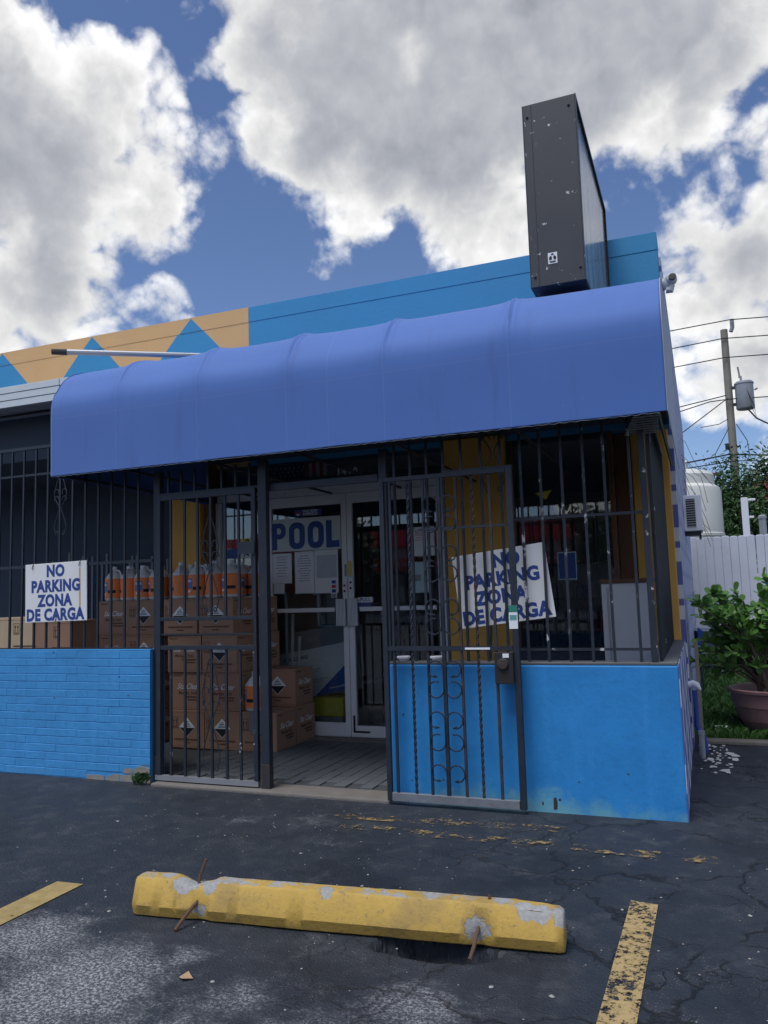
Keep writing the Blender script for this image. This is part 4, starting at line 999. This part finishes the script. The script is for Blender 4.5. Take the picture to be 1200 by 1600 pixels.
for i, (x, y, a) in enumerate(spots):
    j = jug0 if i == 0 else copy_tree(jug0)
    j.location = (x, y, T); j.rotation_euler = (0, 0, R(a+rnd.uniform(-15, 15)))
    n_ = len(spots)
    j['label'] = ('orange labelled acid jug at the far left end of the row on cartons' if i == 0 else 'orange labelled acid jug at the right end of the row, behind the post' if i == n_-1 else 'orange labelled acid jug, %s from the left in the row on the cartons' % ORD[i])
j = copy_tree(jug0); j.location = (-4.185, 6.93, Z0+CH+.0008); j.rotation_euler = (0, 0, R(-20)); j['label'] = 'single orange labelled acid jug on the low carton beside the post'; j['group'] = 'orange labelled acid jugs on the cartons'

# ================================================================== THINGS IN THE PORCH AND THE SHOP
pk = thing('product_box', 'white and blue pool equipment box leaning inside the left door', 'box', (-4.0, 7.93, .42)); pk.rotation_euler = (R(-8), R(-10), 0)
MB().box(-.42, .50, 0, .12, .0, .52).build('box_body', M['white'], pk, bevel=.004)
MB().prism([(-.02,.001),(.499,.001),(.499,.36)], -.002, -.0003).build('blue_corner', mat('box_blue', (.02,.10,.42), .5), pk)
text('POOLKING', .062, M['navy'], pk, (-.22, -.002, .44), bold=.02, shear=.2); text('www.plastiflex.com', .036, M['paper'], pk, (.30, -.0028, .06))
mb = rows_me([(-.10,.08,.28,.010),(-.10,.05,.255,.010),(-.12,.16,.17,.010),(-.12,.10,.145,.010)], 9); mb.build('small_print', M['inkgrey'], pk, loc=(0,-.0012,0))
gb2 = thing('flat_box', 'plain pale box standing behind the pool equipment box', 'box', (-4.0, 8.12, .55)); gb2.rotation_euler = (R(-6), R(-8), 0)
MB().box(-.35, .5, 0, .1, 0, .60).build('box_body', M['shelf'], gb2, bevel=.004); MB().box(-.30, .45, -.002, -.0005, .3, .306).build('fold_line', M['inkgrey'], gb2)
ts = thing('display_table', 'dim low table inside the shop holding boxes by the door', 'table', (-4.0, 8.30, .012))
MB().box(-.45, .5, .0, .5, .50, .535).build('top', M['shelf'], ts)
for x in (-.42, .46):
    for y in (.03, .46): MB().box(x-.02, x+.02, y-.02, y+.02, 0, .499).build('leg', M['metal'], ts)
yb = thing('storage_bin', 'yellow bin on the shop floor just inside the left door', 'bin', (-3.86, 7.86, .012))
MB().box(-.26, .2, 0, .28, .20, .40).build('body', M['yellow'], yb, bevel=.01); MB().box(-.25, .19, .005, .275, .0, .198).build('base', M['tote'], yb, bevel=.01)
bk = thing('bucket', 'white plastic bucket on the table behind the left door glass', 'bucket', (-4.20, 8.62, .5475))
MB().lathe([(.11,0),(.13,.30),(.137,.30),(.137,.33),(.12,.33)], 18).build('body', M['white'], bk, smooth=True); MB().box(-.06,.06,-.134,-.118,.08,.22).build('bucket_label', M['inkgrey'], bk)
for i, (x, m_) in enumerate(((-4.37, M['paper_cyan']), (-4.325, M['alu']), (-4.28, M['alu']))):
    tp = MB().tube([(0,0,0),(.04*(i-1),.05,1.55-.25*i)], .018, 10).build('pole', m_, loc=(x, 7.95, .013)); tag(tp, ('cyan', 'thin white', 'short slanting white')[i]+' pole standing inside the left door', 'pole', 'poles inside the door')
fn = thing('office_chair', 'black chair back seen through the right door glass', 'chair', (-3.0, 8.35, .012))
MB().lathe([(.01,-.16),(.09,-.14),(.14,0),(.13,.14),(.06,.24),(.01,.26)], 16).build('backrest', M['black'], fn).matrix_local = Matrix.Translation((0,.0,.78)) @ Matrix.Diagonal((1,.35,1.35,1))
MB().box(-.2,.2,.05,.45,.42,.5).build('seat', M['black'], fn, bevel=.03); MB().tube([(0,.25,.06),(0,.25,.419)], .03, 8).build('column', M['metal'], fn)
for k in range(5): MB().tube([(0,.25,.07),(.25*math.cos(k*1.256),.25+.25*math.sin(k*1.256),.03)], .018, 6).build('leg', M['metal'], fn)
# shelves with stock deeper in the shop
for i, (x, y, w_, lb) in enumerate(((-3.6,10.6,1.6,'dim shelf unit of pool goods deep in the shop behind the doors'),(-1.25,9.6,1.1,'dim shelf unit of pool goods behind the right window'))):
    s_ = thing('shelf_unit', lb, 'shelf', (x, y, .012), group='shelf units in the shop')
    for k in range(5): MB().box(-w_/2, w_/2, 0, .4, .1+.42*k, .125+.42*k).build('shelf', M['shelf'], s_)
    for a in (-w_/2-.02, w_/2): MB().box(a, a+.02, 0, .4, 0, 2.0).build('side', M['shelf'], s_)
    r = random.Random(40+i); mb = {k: MB() for k in range(4)}
    for k in range(4):
        xx = -w_/2+.06
        while xx < w_/2-.08:
            rr_ = r.uniform(.045,.08); h = r.uniform(.15,.33); mb[r.randrange(4)].lathe([(rr_,0),(rr_,h*.8),(rr_*.4,h*.92),(rr_*.4,h)], 10, (xx+rr_, .12, .1252+.42*k)); xx += 2*rr_+.015
    for k, m_ in enumerate((M['white'], M['labelblue'], M['red'], M['jug'])): tag(mb[k].build('stock', m_, s_), kind='stuff')
wc = thing('white_cabinet', 'white panelled cabinet with brown top behind the right bars', 'cabinet', (-.60, 6.95, .022))
MB().box(-.20, .20, 0, .4, 0, 1.515).build('body', M['white'], wc, bevel=.004); MB().box(-.21, .22, -.02, .42, 1.516, 1.55).build('top_board', M['brown_wall'], wc, bevel=.004)
for x in (-.155, -.165+.02): MB().box(x, x+.004, -.003, -.0005, .02, 1.48).build('groove', M['inkgrey'], wc)
pp = thing('reflection_slats', 'upright grey pipes at the back of the left porch', 'slats', (-6.6, 7.55, .022))  # solid uprights added to imitate vertical reflections in the porch glass
r = random.Random(8)
for i in range(30):
    x = -1.0 + i*.068 + r.uniform(-.02,.02)
    if r.random() < .25: continue
    h = 2.0+r.uniform(-.08, .12)
    MB().box(x-.014, x+.014, -.012, .012, 0, h).build('pipe', M['tote'], pp)  # one reflected streak, put in as a thin grey upright
tl = thing('leaning_broom', 'wooden handled broom leaning by the ochre column', 'broom', (-1.95, 7.40, .022))
MB().tube([(0,0,.1),(.03,.2,1.35)], .014, 8).build('handle', M['bark'], tl); MB().box(-.14,.14,-.03,.03,0,.11).build('head', M['black'], tl)
yt = MB().add([(-.07,0,.02),(.08,.03,.045),(.03,-.01,-.045),(.0,.05,-.03)], [(0,1,2),(0,3,1),(0,2,3),(1,3,2)]).build('paper_pennant', M['yellow'], loc=(-1.30, 7.2, 2.36)); tag(yt, 'small yellow paper pennant hanging in the porch', 'pennant')
MB().tube([(0,0,.02),(0,0,.70)], .002, 4).build('string', M['wire'], yt)

# ================================================================== WHEEL STOP
ws = thing('wheel_stop', 'chipped yellow concrete wheel stop with rusty bars', 'wheel stop', (-1.64, 3.335, .004), R(5.9))
def wheelstop():
    L = 2.05; sec = [(.012,0),(-.004,.052),(.032,.158),(.045,.168),(.115,.170),(.128,.158),(.164,.052),(.148,0)]
    mb = MB(); n = 82; K = len(sec)
    for i in range(n+1):
        x = -L/2 + L*i/n
        ed = min(i, n-i); sh = .0 if ed else .012
        for y, z in sec:
            zz, yy = z, y
            d = abs(x+.70); 
            if z > .1: zz -= .030*max(0, 1-(d/.11)**2)*(1+.4*mnoise.noise(Vector((x*30, y*30, 0))))     # notch round the left bar
            if z > .1 and x > .80: zz -= .016*min(1, (x-.80)/.2)*(1+.6*mnoise.noise(Vector((x*22, y*25, 4))))
            d2 = abs(x-.665)
            if z < .1 and y < .05: yy += .014*max(0, 1-(d2/.045)**2); 
            d3 = abs(x+.66)
            if z < .1 and y < .05: yy += .015*max(0, 1-(d3/.05)**2)
            q = mnoise.noise(Vector((x*3, y*8, z*8)))*.0022 + mnoise.noise(Vector((x*25, y*40, z*40)))*.0014
            mb.v.append((x*(1 if ed else .996), yy + q + (sh if y < .08 else -sh), max(0, zz + q - sh*.5*(z > .1))))
    for i in range(n):
        for k in range(K): mb.f.append((i*K+k, i*K+(k+1) % K, (i+1)*K+(k+1) % K, (i+1)*K+k))
    mb.f.append(tuple(reversed(range(K)))); mb.f.append(tuple(n*K+k for k in range(K)))
    mb.build('concrete_bar', M['stop'], ws, smooth=True, bevel=.006)
wheelstop()
MB().tube([(-.70,.07,.10),(-.695,.085,.17),(-.675,.10,.235),(-.668,.105,.25)], .0075, 8).build('rebar', M['rebar'], ws)
MB().tube([(-.672,.03,.085),(-.685,-.03,.06),(-.70,-.075,.03),(-.712,-.115,.002)], .0085, 8).build('rebar', M['rebar'], ws)
MB().tube([(.665,.03,.08),(.66,-.02,.06),(.655,-.06,.03),(.645,-.10,.0),(.642,-.112,-.004)], .0085, 8).build('rebar', M['rebar'], ws)
MB().tube([(.70,.085,.15),(.705,.09,.185)], .006, 6).build('rebar', M['rebar'], ws)
MB().tube([(.86,.04,.150),(.99,.045,.143)], .008, 6).build('rebar', M['rebar'], ws)
# litter and small stones
def blob(mb, x, y, z, r, rr):
    vs = []
    for k in range(6):
        a = k*1.047; q = r*rr.uniform(.6, 1.2); vs.append((x+q*math.cos(a), y+q*math.sin(a), z+rr.uniform(0, r*.25)))
    top = (x, y, z+r*rr.uniform(.4, .8)); vs.append(top)
    mb.add(vs, [(k, (k+1) % 6, 6) for k in range(6)])
r = random.Random(21); st = MB()
for k in range(420):
    x = r.uniform(-4.2, 1.2); y = r.uniform(2.2, 5.4); blob(st, x, y, .0, r.choice((.003,.004,.004,.006)), r)
for x, y in ((-1.9,2.80),(-2.3,4.3),(-1.74,3.92),(-3.85,4.55),(-.85,3.1),(-.62,3.1),(-.45,4.0),(.1,4.1),(-2.8,3.25)): blob(st, x, y, .0, .011, r)
tag(st.build('gravel', mat('pale_grit', (.34,.33,.31), .85, .3, 30)), 'scattered pale grit on the asphalt', 'gravel', kind='stuff')
lf = MB().add([(-.03,0,.004),(0,-.022,.012),(.034,.004,.006),(.0,.022,.022),(-.01,.0,.016)], [(0,1,4),(1,2,4),(2,3,4),(3,0,4)]).build('dead_leaf', mat('dry_leaf', (.42,.27,.15), .8), loc=(-2.015, 2.78, .002)); tag(lf, 'curled dry brown leaf on the asphalt before the wheel stop', 'leaf')
wd_ = MB(); r = random.Random(2)
for k in range(60):
    a = r.uniform(0, 6.28); l = r.uniform(.03, .09); x, y, z = r.uniform(-.05,.05), r.uniform(-.03,.02), r.uniform(0,.04); wd_.add([(x,y,z),(x+l*.5*math.cos(a)-.008,y-.01,z+l*.7),(x+l*math.cos(a),y+l*.3*math.sin(a),z+l*.8),(x+l*.5*math.cos(a)+.008,y+.01,z+l*.5)], [(0,1,2,3)])
tag(wd_.build('weed', M['leafdark'], loc=(-4.42, 5.49, 0)), 'small weed at the broken corner of the brick wall', 'weed')

# ================================================================== RIGHT SIDE: fence, tank, pole, plant
FYY = 18.0
fc = thing('vinyl_fence', 'tall white vinyl fence with round topped pickets', 'fence', (0, FYY, .2))
def picket():
    w_ = .079; t = .03; h = 2.30; n = 8
    return MB().prism([(-w_,-.2),(w_,-.2)] + [(w_*math.cos(R(180*i/n)), h-.03+.032*math.sin(R(180*i/n))) for i in range(n+1)], -t, t).mesh('picket', M['fence'])
pkm = picket()
for i in range(43): link('picket', pkm, fc, bevel=.012, loc=(-.30+i*.1605 + (.010 if i > 8 else 0), .008*(i % 2), .02*mnoise.noise(Vector((i*.7,0,0)))))
MB().box(-.4, 6.6, .04, .09, .3, .4).build('rail', M['white_pvc'], fc); MB().box(-.4, 6.6, .04, .09, 1.9, 2.0).build('rail', M['white_pvc'], fc)

tk = thing('water_tank', 'large white plastic water tank behind the vinyl fence', 'tank', (-.42, 21, .2))
MB().lathe([(.98,0),(1.0,.05),(1.0,2.45),(1.02,2.47),(1.02,2.53),(1.0,2.55),(1.0,3.55),(.97,3.66),(.86,3.74),(.86,3.98),(.80,4.06),(.6,4.12),(.2,4.14)], 40).build('shell', M['tank'], tk, smooth=True)
MB().tube([(.25,-.3,4.0),(.25,-.3,4.32),(-.5,-.3,4.36)], .05, 8).build('vent_pipe', M['steel'], tk)
ac = thing('air_conditioner', 'boxed white air conditioner projecting from the side wall', 'air conditioner', (FX+.01, 11.0, 2.2))
MB().box(0, .225, 0, .5, 0, .47).build('case', M['white_pvc'], ac, bevel=.012)
MB().box(.035, .145, -.008, -.0005, .05, .42).build('grille_opening', M['black'], ac)
for i in range(12): MB().box(.034, .146, -.014, -.0085, .055+i*.031, .066+i*.031).build('louvre', M['steel'], ac)
MB().box(0, .2, .05, .08, -.06, -.001).box(.17, .2, .05, .45, -.09, -.061).build('bracket', M['metal'], ac)
cm = thing('security_camera', 'white turret security camera at the top corner of the wall', 'camera', (FX+.011, 7.95, 4.42))
MB().lathe([(.06,0),(.06,.02),(.045,.03),(.045,.06)], 16).build('base', M['white'], cm, smooth=True).matrix_local = Matrix.Rotation(R(90),4,'Y')
bm_ = bmesh.new(); bmesh.ops.create_uvsphere(bm_, u_segments=18, v_segments=12, radius=.058); me = bpy.data.meshes.new('ball'); bm_.to_mesh(me); bm_.free(); me.materials.append(M['white']); me.polygons.foreach_set('use_smooth', [True]*len(me.polygons))
link('ball', me, cm, loc=(.08, -.015, .03)); MB().tube([(.03,0,-.06),(.07,0,-.065),(.085,-.01,-.02)], [.035,.038,.03], 10).build('arm', M['white'], cm, smooth=True)
MB().lathe([(.036,0),(.036,.012),(.02,.014)], 16).build('lens', M['black'], cm).matrix_local = Matrix.Translation((.095,-.068,.035)) @ Matrix.Rotation(R(75),4,'X')
pc = thing('conduit_pole', 'thin grey pipe sticking out over the left end of awning', 'pipe', (-5.83, 5.93, 4.0))
MB().tube([(0,0,0),(2.6,1.75,.02)], .028, 10).build('tube', M['steel'], pc); MB().tube([(-.02,-.013,0),(.10,.068,0)], .031, 10).build('end_cap', M['rust'], pc)

up = thing('utility_pole', 'tall weathered timber utility pole with a transformer', 'utility pole', (1.3, 30, 0))
MB().tube([(0,0,0),(.01,0,5),(.0,0,10.5)], .155, 14, r2=.12).build('shaft', M['pole'], up, smooth=True)
tr_ = MB().lathe([(.28,0),(.30,.04),(.30,.86),(.32,.88),(.32,.92),(.26,.98)], 20, (.50,-.1,7.55)).build('transformer', M['steel'], up, smooth=True)
MB().tube([(.42,-.1,8.52),(.42,-.1,8.75)], [.05,.03], 8).tube([(.82,-.1,8.2),(.92,-.1,8.25)], .03, 8).build('bushing', M['inkgrey'], tr_)
MB().box(.12,.22,-.14,-.06,7.7,7.8).box(.12,.22,-.14,-.06,8.3,8.4).build('bracket', M['metal'], up)
MB().tube([(.22,0,10.4),(.28,0,10.55),(.28,0,10.85)], .07, 8).build('insulator', M['inkgrey'], up)
MB().tube([(.35,0,9.1),(.38,0,8.85),(.38,0,8.7)], .03, 8).build('fuse_cutout', M['inkgrey'], up); MB().box(-.24,-.13,-.15,.05,6.2,6.4).build('meter_box', M['metal'], up)
WL_ = [[(-6,10.5),(-.59,10.69),(1.5,10.80),(2.73,10.71),(9,10.4)],[(-6,9.7),(-.59,10.02),(1.24,10.15),(2.68,10.05),(9,9.7)],[(-6,9.0),(-.55,9.32),(1.24,9.45),(2.63,9.37),(9,9.0)],[(-6,6.6),(-.51,7.83),(1.21,8.09)],[(-6,6.7),(-.52,7.64),(.67,7.92),(1.3,7.94),(2.52,7.88),(9,7.5)],[(-2.5,5.3),(-.49,6.79),(1.24,7.97)],[(-6,5.6),(-.43,5.79),(1.17,5.99),(2.37,5.85),(9,5.4)],[(-6,5.3),(-.44,5.60),(1.35,5.74),(2.36,5.65),(9,5.2)],[(-6,5.3),(.5,5.36),(1.33,5.34),(2.34,5.36),(9,5.2)],[(1.31,5.11),(2.32,5.10),(9,4.9)],[(1.83,7.53),(2.1,7.15),(2.45,6.92),(6,5.6)],[(1.2,6.9),(.7,6.0),(.75,5.6),(1.2,5.5)],[(1.85,8.2),(2.05,7.6),(2.1,7.2),(1.95,7.6)],[(1.45,7.0),(1.75,6.4),(1.8,5.8)],[(.3,7.0),(.9,7.05),(1.2,7.2)]]
WN = ['topmost power line over the utility pole','second power line from the top of the pole','third power line just above the transformer','upper service cable running left from the transformer','long sagging cable at the height of the transformer','slanting cable dropping left from the transformer','thick upper telephone cable below the transformer','lower telephone cable below the transformer','thin telephone cable crossing the pole low down','lowest cable running right from the pole','heavy cable dropping right from the transformer','loose loop of cable left of the pole','short jumper wires hanging by the transformer','loose cable hanging right of the pole','short slack wire left of the pole']
for i, q in enumerate(WL_):
    t_ = .028 if i in (6, 10) else .019 if i < 9 else .014
    o = MB().tube([(x, 29.86 - .02*i, z) for x, z in q], t_, 5).build('overhead_wire', M['wire']); tag(o, WN[i], 'wire', 'overhead wires at the utility pole')
lp = thing('lamp_post', 'short white post with two small floodlights above the fence', 'lamp post', (.97, 19.0, .2))
MB().box(-.07, .07, -.05, .05, 0, 3.18).build('post', M['white_pvc'], lp, bevel=.01)
for z, a in ((3.1, .22), (2.72, .17)): MB().box(.071, a, -.05, .05, z, z+.05).build('floodlight', M['white'], lp, bevel=.01)
vp = thing('vent_post', 'short grey metal pipe rising above the white fence', 'pipe', (1.30, 19.0, .2)); MB().tube([(0,0,0),(0,0,2.72)], .075, 12).build('tube', M['steel'], vp); MB().lathe([(.09,2.70),(.09,2.75),(.05,2.78)], 12).build('cap', M['steel'], vp)

def leafy(mb, c, rx, ry, rz_, n, size, r, clumps=14, ell=.5):
    cs = []
    for k in range(clumps):
        a, b = r.uniform(0, 6.28), r.uniform(-1, 1); q = (1-b*b)**.5; d = r.uniform(.35, .9)
        cs.append(Vector((c[0]+rx*q*math.cos(a)*d, c[1]+ry*q*math.sin(a)*d, c[2]+rz_*b*d)))
    for k in range(n):
        g = r.choice(cs); s_ = Vector((r.gauss(0,1), r.gauss(0,1), r.gauss(0,1))); 
        p = g + Vector((s_.x*rx, s_.y*ry, s_.z*rz_))*.24
        ax = Vector((r.gauss(0,1), r.gauss(0,1), r.gauss(0,.7)-.4)).normalized(); u = ax.orthogonal().normalized(); u = (Matrix.Rotation(r.uniform(0,6.28),3,ax) @ u)
        L = size*r.uniform(.6, 1.3); W_ = L*ell
        mb.add([p, p+ax*L*.5+u*W_*.5, p+ax*L, p+ax*L*.5-u*W_*.5], [(0,1,2,3)])
def tree(lab, x, y, z0, h, rx, ry, rz_, n, size, m, seed, grp, flowers=0):
    t_ = thing('leafy_tree', lab, 'tree', (x, y, z0), group=grp); r = random.Random(seed)
    tr = MB(); tr.tube([(0,0,0),(.05,.02,h*.35),(-.03,0,h*.7)], [.13,.10,.06], 8)
    for k in range(6):
        a = r.uniform(0, 6.28); tr.tube([(0,0,h*(.3+.05*k)),(rx*.4*math.cos(a), ry*.4*math.sin(a), h*(.5+.05*k)),(rx*.75*math.cos(a), ry*.75*math.sin(a), h*(.62+.06*k))], [.06,.04,.015], 6)
    tr.build('trunk', M['bark'], t_)
    mb = MB(); leafy(mb, (0,0,h-rz_*.9), rx, ry, rz_, n, size, r, 22, .32); mb.build('crown', m, t_)
    if flowers:
        mb = MB(); leafy(mb, (0,0,h-rz_*.25), rx*.85, ry, rz_*.45, flowers, size*.8, r, 6, .4); tag(mb.build('red_bracts', M['leafred'], t_), kind='stuff')
G = 'trees behind the vinyl fence'
tree('dark green tree with red bracts right of the water tank', 1.05, 25, .2, 4.55, 1.15, .9, 1.7, 8500, .17, M['leafdark'], 1, G, 120)
tree('dark green bushy tree behind the utility pole base', 2.25, 26, .2, 4.75, 1.2, .9, 1.7, 8500, .17, M['leafdark'], 2, G, 110)
tree('dark green tree at the right edge behind the fence', 3.9, 25, .2, 5.2, 1.4, .9, 1.9, 7500, .17, M['leafdark'], 3, G)
tree('low dark green shrub behind the fence below the tank', .2, 24.2, .2, 3.3, .9, .6, 1.3, 2200, .19, M['leafdark'], 4, G)
vn = MB(); r = random.Random(6)
for k in range(9):
    x, z = -.16, r.uniform(2.7, 4.0); pts = [(x, 12+r.uniform(0,1), z)]
    for q in range(5): pts.append((pts[-1][0]+r.uniform(.02,.10), pts[-1][1]+r.uniform(-.05,.05), pts[-1][2]-r.uniform(.05,.28)))
    vn.tube(pts, .0035, 4)
tag(vn.build('bare_vine', M['bark']), 'bare twiggy vine hanging off the side wall by the air conditioner', 'vine')

# potted plant
pt = thing('flower_pot', 'large faded terracotta plastic flower pot on the grass edge', 'pot', (.60, 8.85, .0))
MB().lathe([(.245,0),(.27,.02),(.335,.16),(.345,.165),(.385,.30),(.395,.305),(.415,.43),(.44,.44),(.445,.465),(.425,.475),(.405,.465),(.39,.40)], 36).build('shell', M['pot'], pt, smooth=True)
MB().lathe([(.01,.40),(.392,.395)], 24, cap0=False, cap1=False).build('soil', M['soil'], pt)
pl_ = thing('potted_shrub', 'glossy round leaved green shrub growing in the terracotta pot', 'plant', (.60, 8.85, .39))
r = random.Random(12); stem = MB(); tips = []
for k in range(11):
    a = r.uniform(0, 6.28); b0 = Vector((.14*math.cos(a), .14*math.sin(a), 0)); 
    tgt = Vector((r.uniform(-.72,.65), r.uniform(-.5,.5), r.uniform(.40,1.02)))
    mid = b0.lerp(tgt, .45) + Vector((-tgt.x*.18, 0, .12)); stem.tube([b0, mid, tgt], [.022,.014,.007], 6)
    for q in range(8):
        s_ = mid.lerp(tgt, r.uniform(.1,1)); e_ = s_ + Vector((r.uniform(-.26,.26), r.uniform(-.22,.22), r.uniform(-.10,.26)))
        stem.tube([s_, e_], [.007,.004], 5); tips.append((s_, e_))
for tx, tz in ((-.72,.50),(-.60,.42),(-.45,.34),(-.70,.98),(-.50,1.02),(-.3,1.04),(0,1.06),(.25,1.05),(-.66,.80),(-.42,.60),(-.55,.70),(-.2,.50),(-.62,.56),(-.75,.34),(-.68,.28),(-.5,.22),(-.4,.85),(-.58,.9),(-.25,.75),(-.1,.9),(-.35,.3)):
    e_ = Vector((tx, r.uniform(-.3,.2), tz)); s_ = e_*.6 + Vector((0,0,.1)); stem.tube([s_*.3, s_, e_], [.012,.009,.004], 5); tips.append((s_, e_))
stem.build('stem', M['bark'], pl_)
def leaf_geo(mb, M4):
    prof_ = [(0,0),(.16,.10),(.30,.38),(.36,.66),(.28,.9),(.0,1.0),(-.28,.9),(-.36,.66),(-.30,.38),(-.16,.10)]
    vs = [M4 @ Vector((x, y, .10*abs(x) - .10*(y-.5)**2)) for x, y in prof_] + [M4 @ Vector((0, .5, -.02))]
    mb.add(vs, [(i, (i+1) % 10, 10) for i in range(10)])
lm = []
for s_ in range(3):
    q = MB(); leaf_geo(q, Matrix.Scale(1+.0*s_, 4)); lm.append(q.mesh('leaf', M['leaf'], 'all'))
mats = []
for s_, e_ in tips:
    ax = (e_-s_).normalized()
    for q in range(11):
        p = s_.lerp(e_, .3+.7*q/10); a = q*2.4 + r.uniform(-.4,.4)
        side = ax.orthogonal().normalized(); side = Matrix.Rotation(a, 3, ax) @ side
        d = (side*r.uniform(.7,1) + ax*r.uniform(.3,.9) + Vector((0,-.15,r.uniform(.1,.5)))).normalized()
        n_ = (Vector((0,0,1)) - d*d.z + Vector((r.uniform(-.4,.4), -.45+r.uniform(-.3,.3), 0))); n_ = (n_ - d*n_.dot(d)).normalized()
        x_ = d.cross(n_); sc_ = r.uniform(.07, .118)
        m4 = Matrix(((x_.x,d.x,n_.x,p.x),(x_.y,d.y,n_.y,p.y),(x_.z,d.z,n_.z,p.z),(0,0,0,1))) @ Matrix.Scale(sc_, 4)
        mats.append(m4)
mats.sort(key=lambda m4: m4.translation.y - (m4.to_scale()[0])*4)
for i, m4 in enumerate(mats[:280]):
    o = link('leaf', lm[i % 3], pl_); o.matrix_local = m4
q = MB()
for m4 in mats[280:]: leaf_geo(q, m4)
tag(q.build('leaves', M['leaf'], pl_, smooth='all'), kind='stuff')
# drain pipe, steel stub, weathered timber, wheelbarrow, rubbish
dp = thing('drain_pipe', 'blue painted drain pipe with white elbow on the side wall', 'pipe', (-.13, 7.85, 0))
MB().tube([(0,0,.55),(0,0,.24),(.012,0,.20),(.05,0,.135),(.06,0,.10),(.06,0,.0)], .022, 10).build('tube', M['pipe_blue'], dp, smooth=True)
MB().tube([(-.05,0,.60),(-.01,0,.612),(.02,-.01,.60),(.05,-.03,.56)], [.028,.032,.03,.008], 10).build('elbow', M['white_pvc'], dp, smooth=True)
gs = MB().tube([(0,0,0),(0,0,.22)], .024, 10).lathe([(.03,.2),(.03,.235)], 10).build('pipe_stub', M['steel'], loc=(-.095, 7.6, 0)); tag(gs, 'short galvanised pipe stub beside the blue drain pipe', 'pipe')
tb = MB().box(-.018, .018, -.03, .03, 0, .95).build('timber_post', M['pole'], loc=(-.10, 8.5, .0)); tag(tb, 'weathered grey timber post behind the drain pipe', 'post')
wb = thing('wheelbarrow', 'dark wheelbarrow standing behind the shrub', 'wheelbarrow', (.15, 13.5, .19), R(20))
MB().add([(-.28,-.3,.35),(.28,-.3,.35),(.28,.35,.35),(-.28,.35,.35),(-.4,-.45,.62),(.4,-.45,.62),(.4,.5,.62),(-.4,.5,.62)], [(0,3,2,1),(0,1,5,4),(1,2,6,5),(2,3,7,6),(3,0,4,7)]).build('tray', M['tote'], wb)
for s_ in (-1, 1): MB().tube([(s_*.1,.75,.2),(s_*.24,-.3,.34),(s_*.27,-1.0,.72)], .02, 6).build('handle', M['black'], wb); MB().tube([(s_*.22,-.2,.33),(s_*.25,-.35,.0)], .015, 6).build('leg', M['metal'], wb)
MB().tube([(.0,.78+.15*math.cos(a*.5236),.17+.15*math.sin(a*.5236)) for a in range(12)], .035, 6, closed=True).build('wheel', M['black'], wb)
bp = MB().prism([(-.12,0),(.16,.02),(-.12,.26)], 0, .02).build('blue_panel', M['pipe_blue'], loc=(.02, 11.2, .70)); tag(bp, 'blue triangular plastic panel on a stake left of the shrub', 'panel')
MB().tube([(-.1,.03,.1),(-.1,.03,-.62)], .012, 6).build('stake', M['metal'], bp)
jn = MB(); r = random.Random(31)
for k in range(46):
    x, y = r.uniform(-.11,.17), 7.0+1.2*r.random(); a = r.uniform(0, 6.28); l = r.choice((.012,.016,.02,.025,.05))
    p = [(x+l*math.cos(a+i*1.2566)*r.uniform(.5,1.1), y+l*1.6*math.sin(a+i*1.2566)*r.uniform(.5,1.1), .002+r.uniform(0,.006)) for i in range(5)]; jn.add(p, [(0,1,2,3,4)])
o = jn.build('paint_flakes', mat('dull_plaster', (.5,.5,.5), .8, .2, 20)); md = o.modifiers.new('solid','SOLIDIFY'); md.thickness = .003; tag(o, 'white flakes and broken plaster on the ground by the corner', 'debris', kind='stuff')
cn = MB().tube([(-.06,0,.035),(.06,.01,.04)], .032, 12).build('drink_can', M['white'], loc=(.08, 8.75, .03)); tag(cn, 'crushed white can in the grass beside the flower pot', 'can')
kb = tag(MB().box(-.13, 14, 8.30, 8.43, -.05, .035).build('kerb_edge', M['curb'], bevel=.015), kind='structure')

# ================================================================== ACROSS THE STREET (seen reflected in the shop glass)
ab = thing('red_storefront', 'long low shop with red bands across the street', 'building', (-8, -24, 0))
MB().box(-16, 22, -6, 0, 0, 5.2).build('wall', M['ceil'], ab)
MB().box(-16, 22, .005, .5, 4.0, 4.9).build('fascia', M['red'], ab); MB().box(-16, 22, .01, 1.8, 2.7, 3.3).build('canopy', M['red'], ab)
MB().box(-16, 22, 1.81, 1.85, 2.95, 3.02).build('stripe', M['paper'], ab)
for i in range(10): 
    MB().box(-15+i*3.8, -14.7+i*3.8, 1.3, 1.6, 0, 2.69).build('column', M['white'], ab)
    MB().box(-14+i*3.7, -11.4+i*3.7, .003, .06, .5, 2.5).build('window', M['black'], ab)
for x, s_ in ((-15, 51), (-3.5, 52), (4, 53)):
    tree('bushy street tree %s' % {51:'far left across the street',52:'opposite the doors across the street',53:'right across the street'}[s_], x, -17, 0, 4.6, 1.6, 1.4, 1.3, 1800, .35, M['leafdark'], s_, 'trees across the street')
print('pavers', cnt, 'leaves', len(mats))
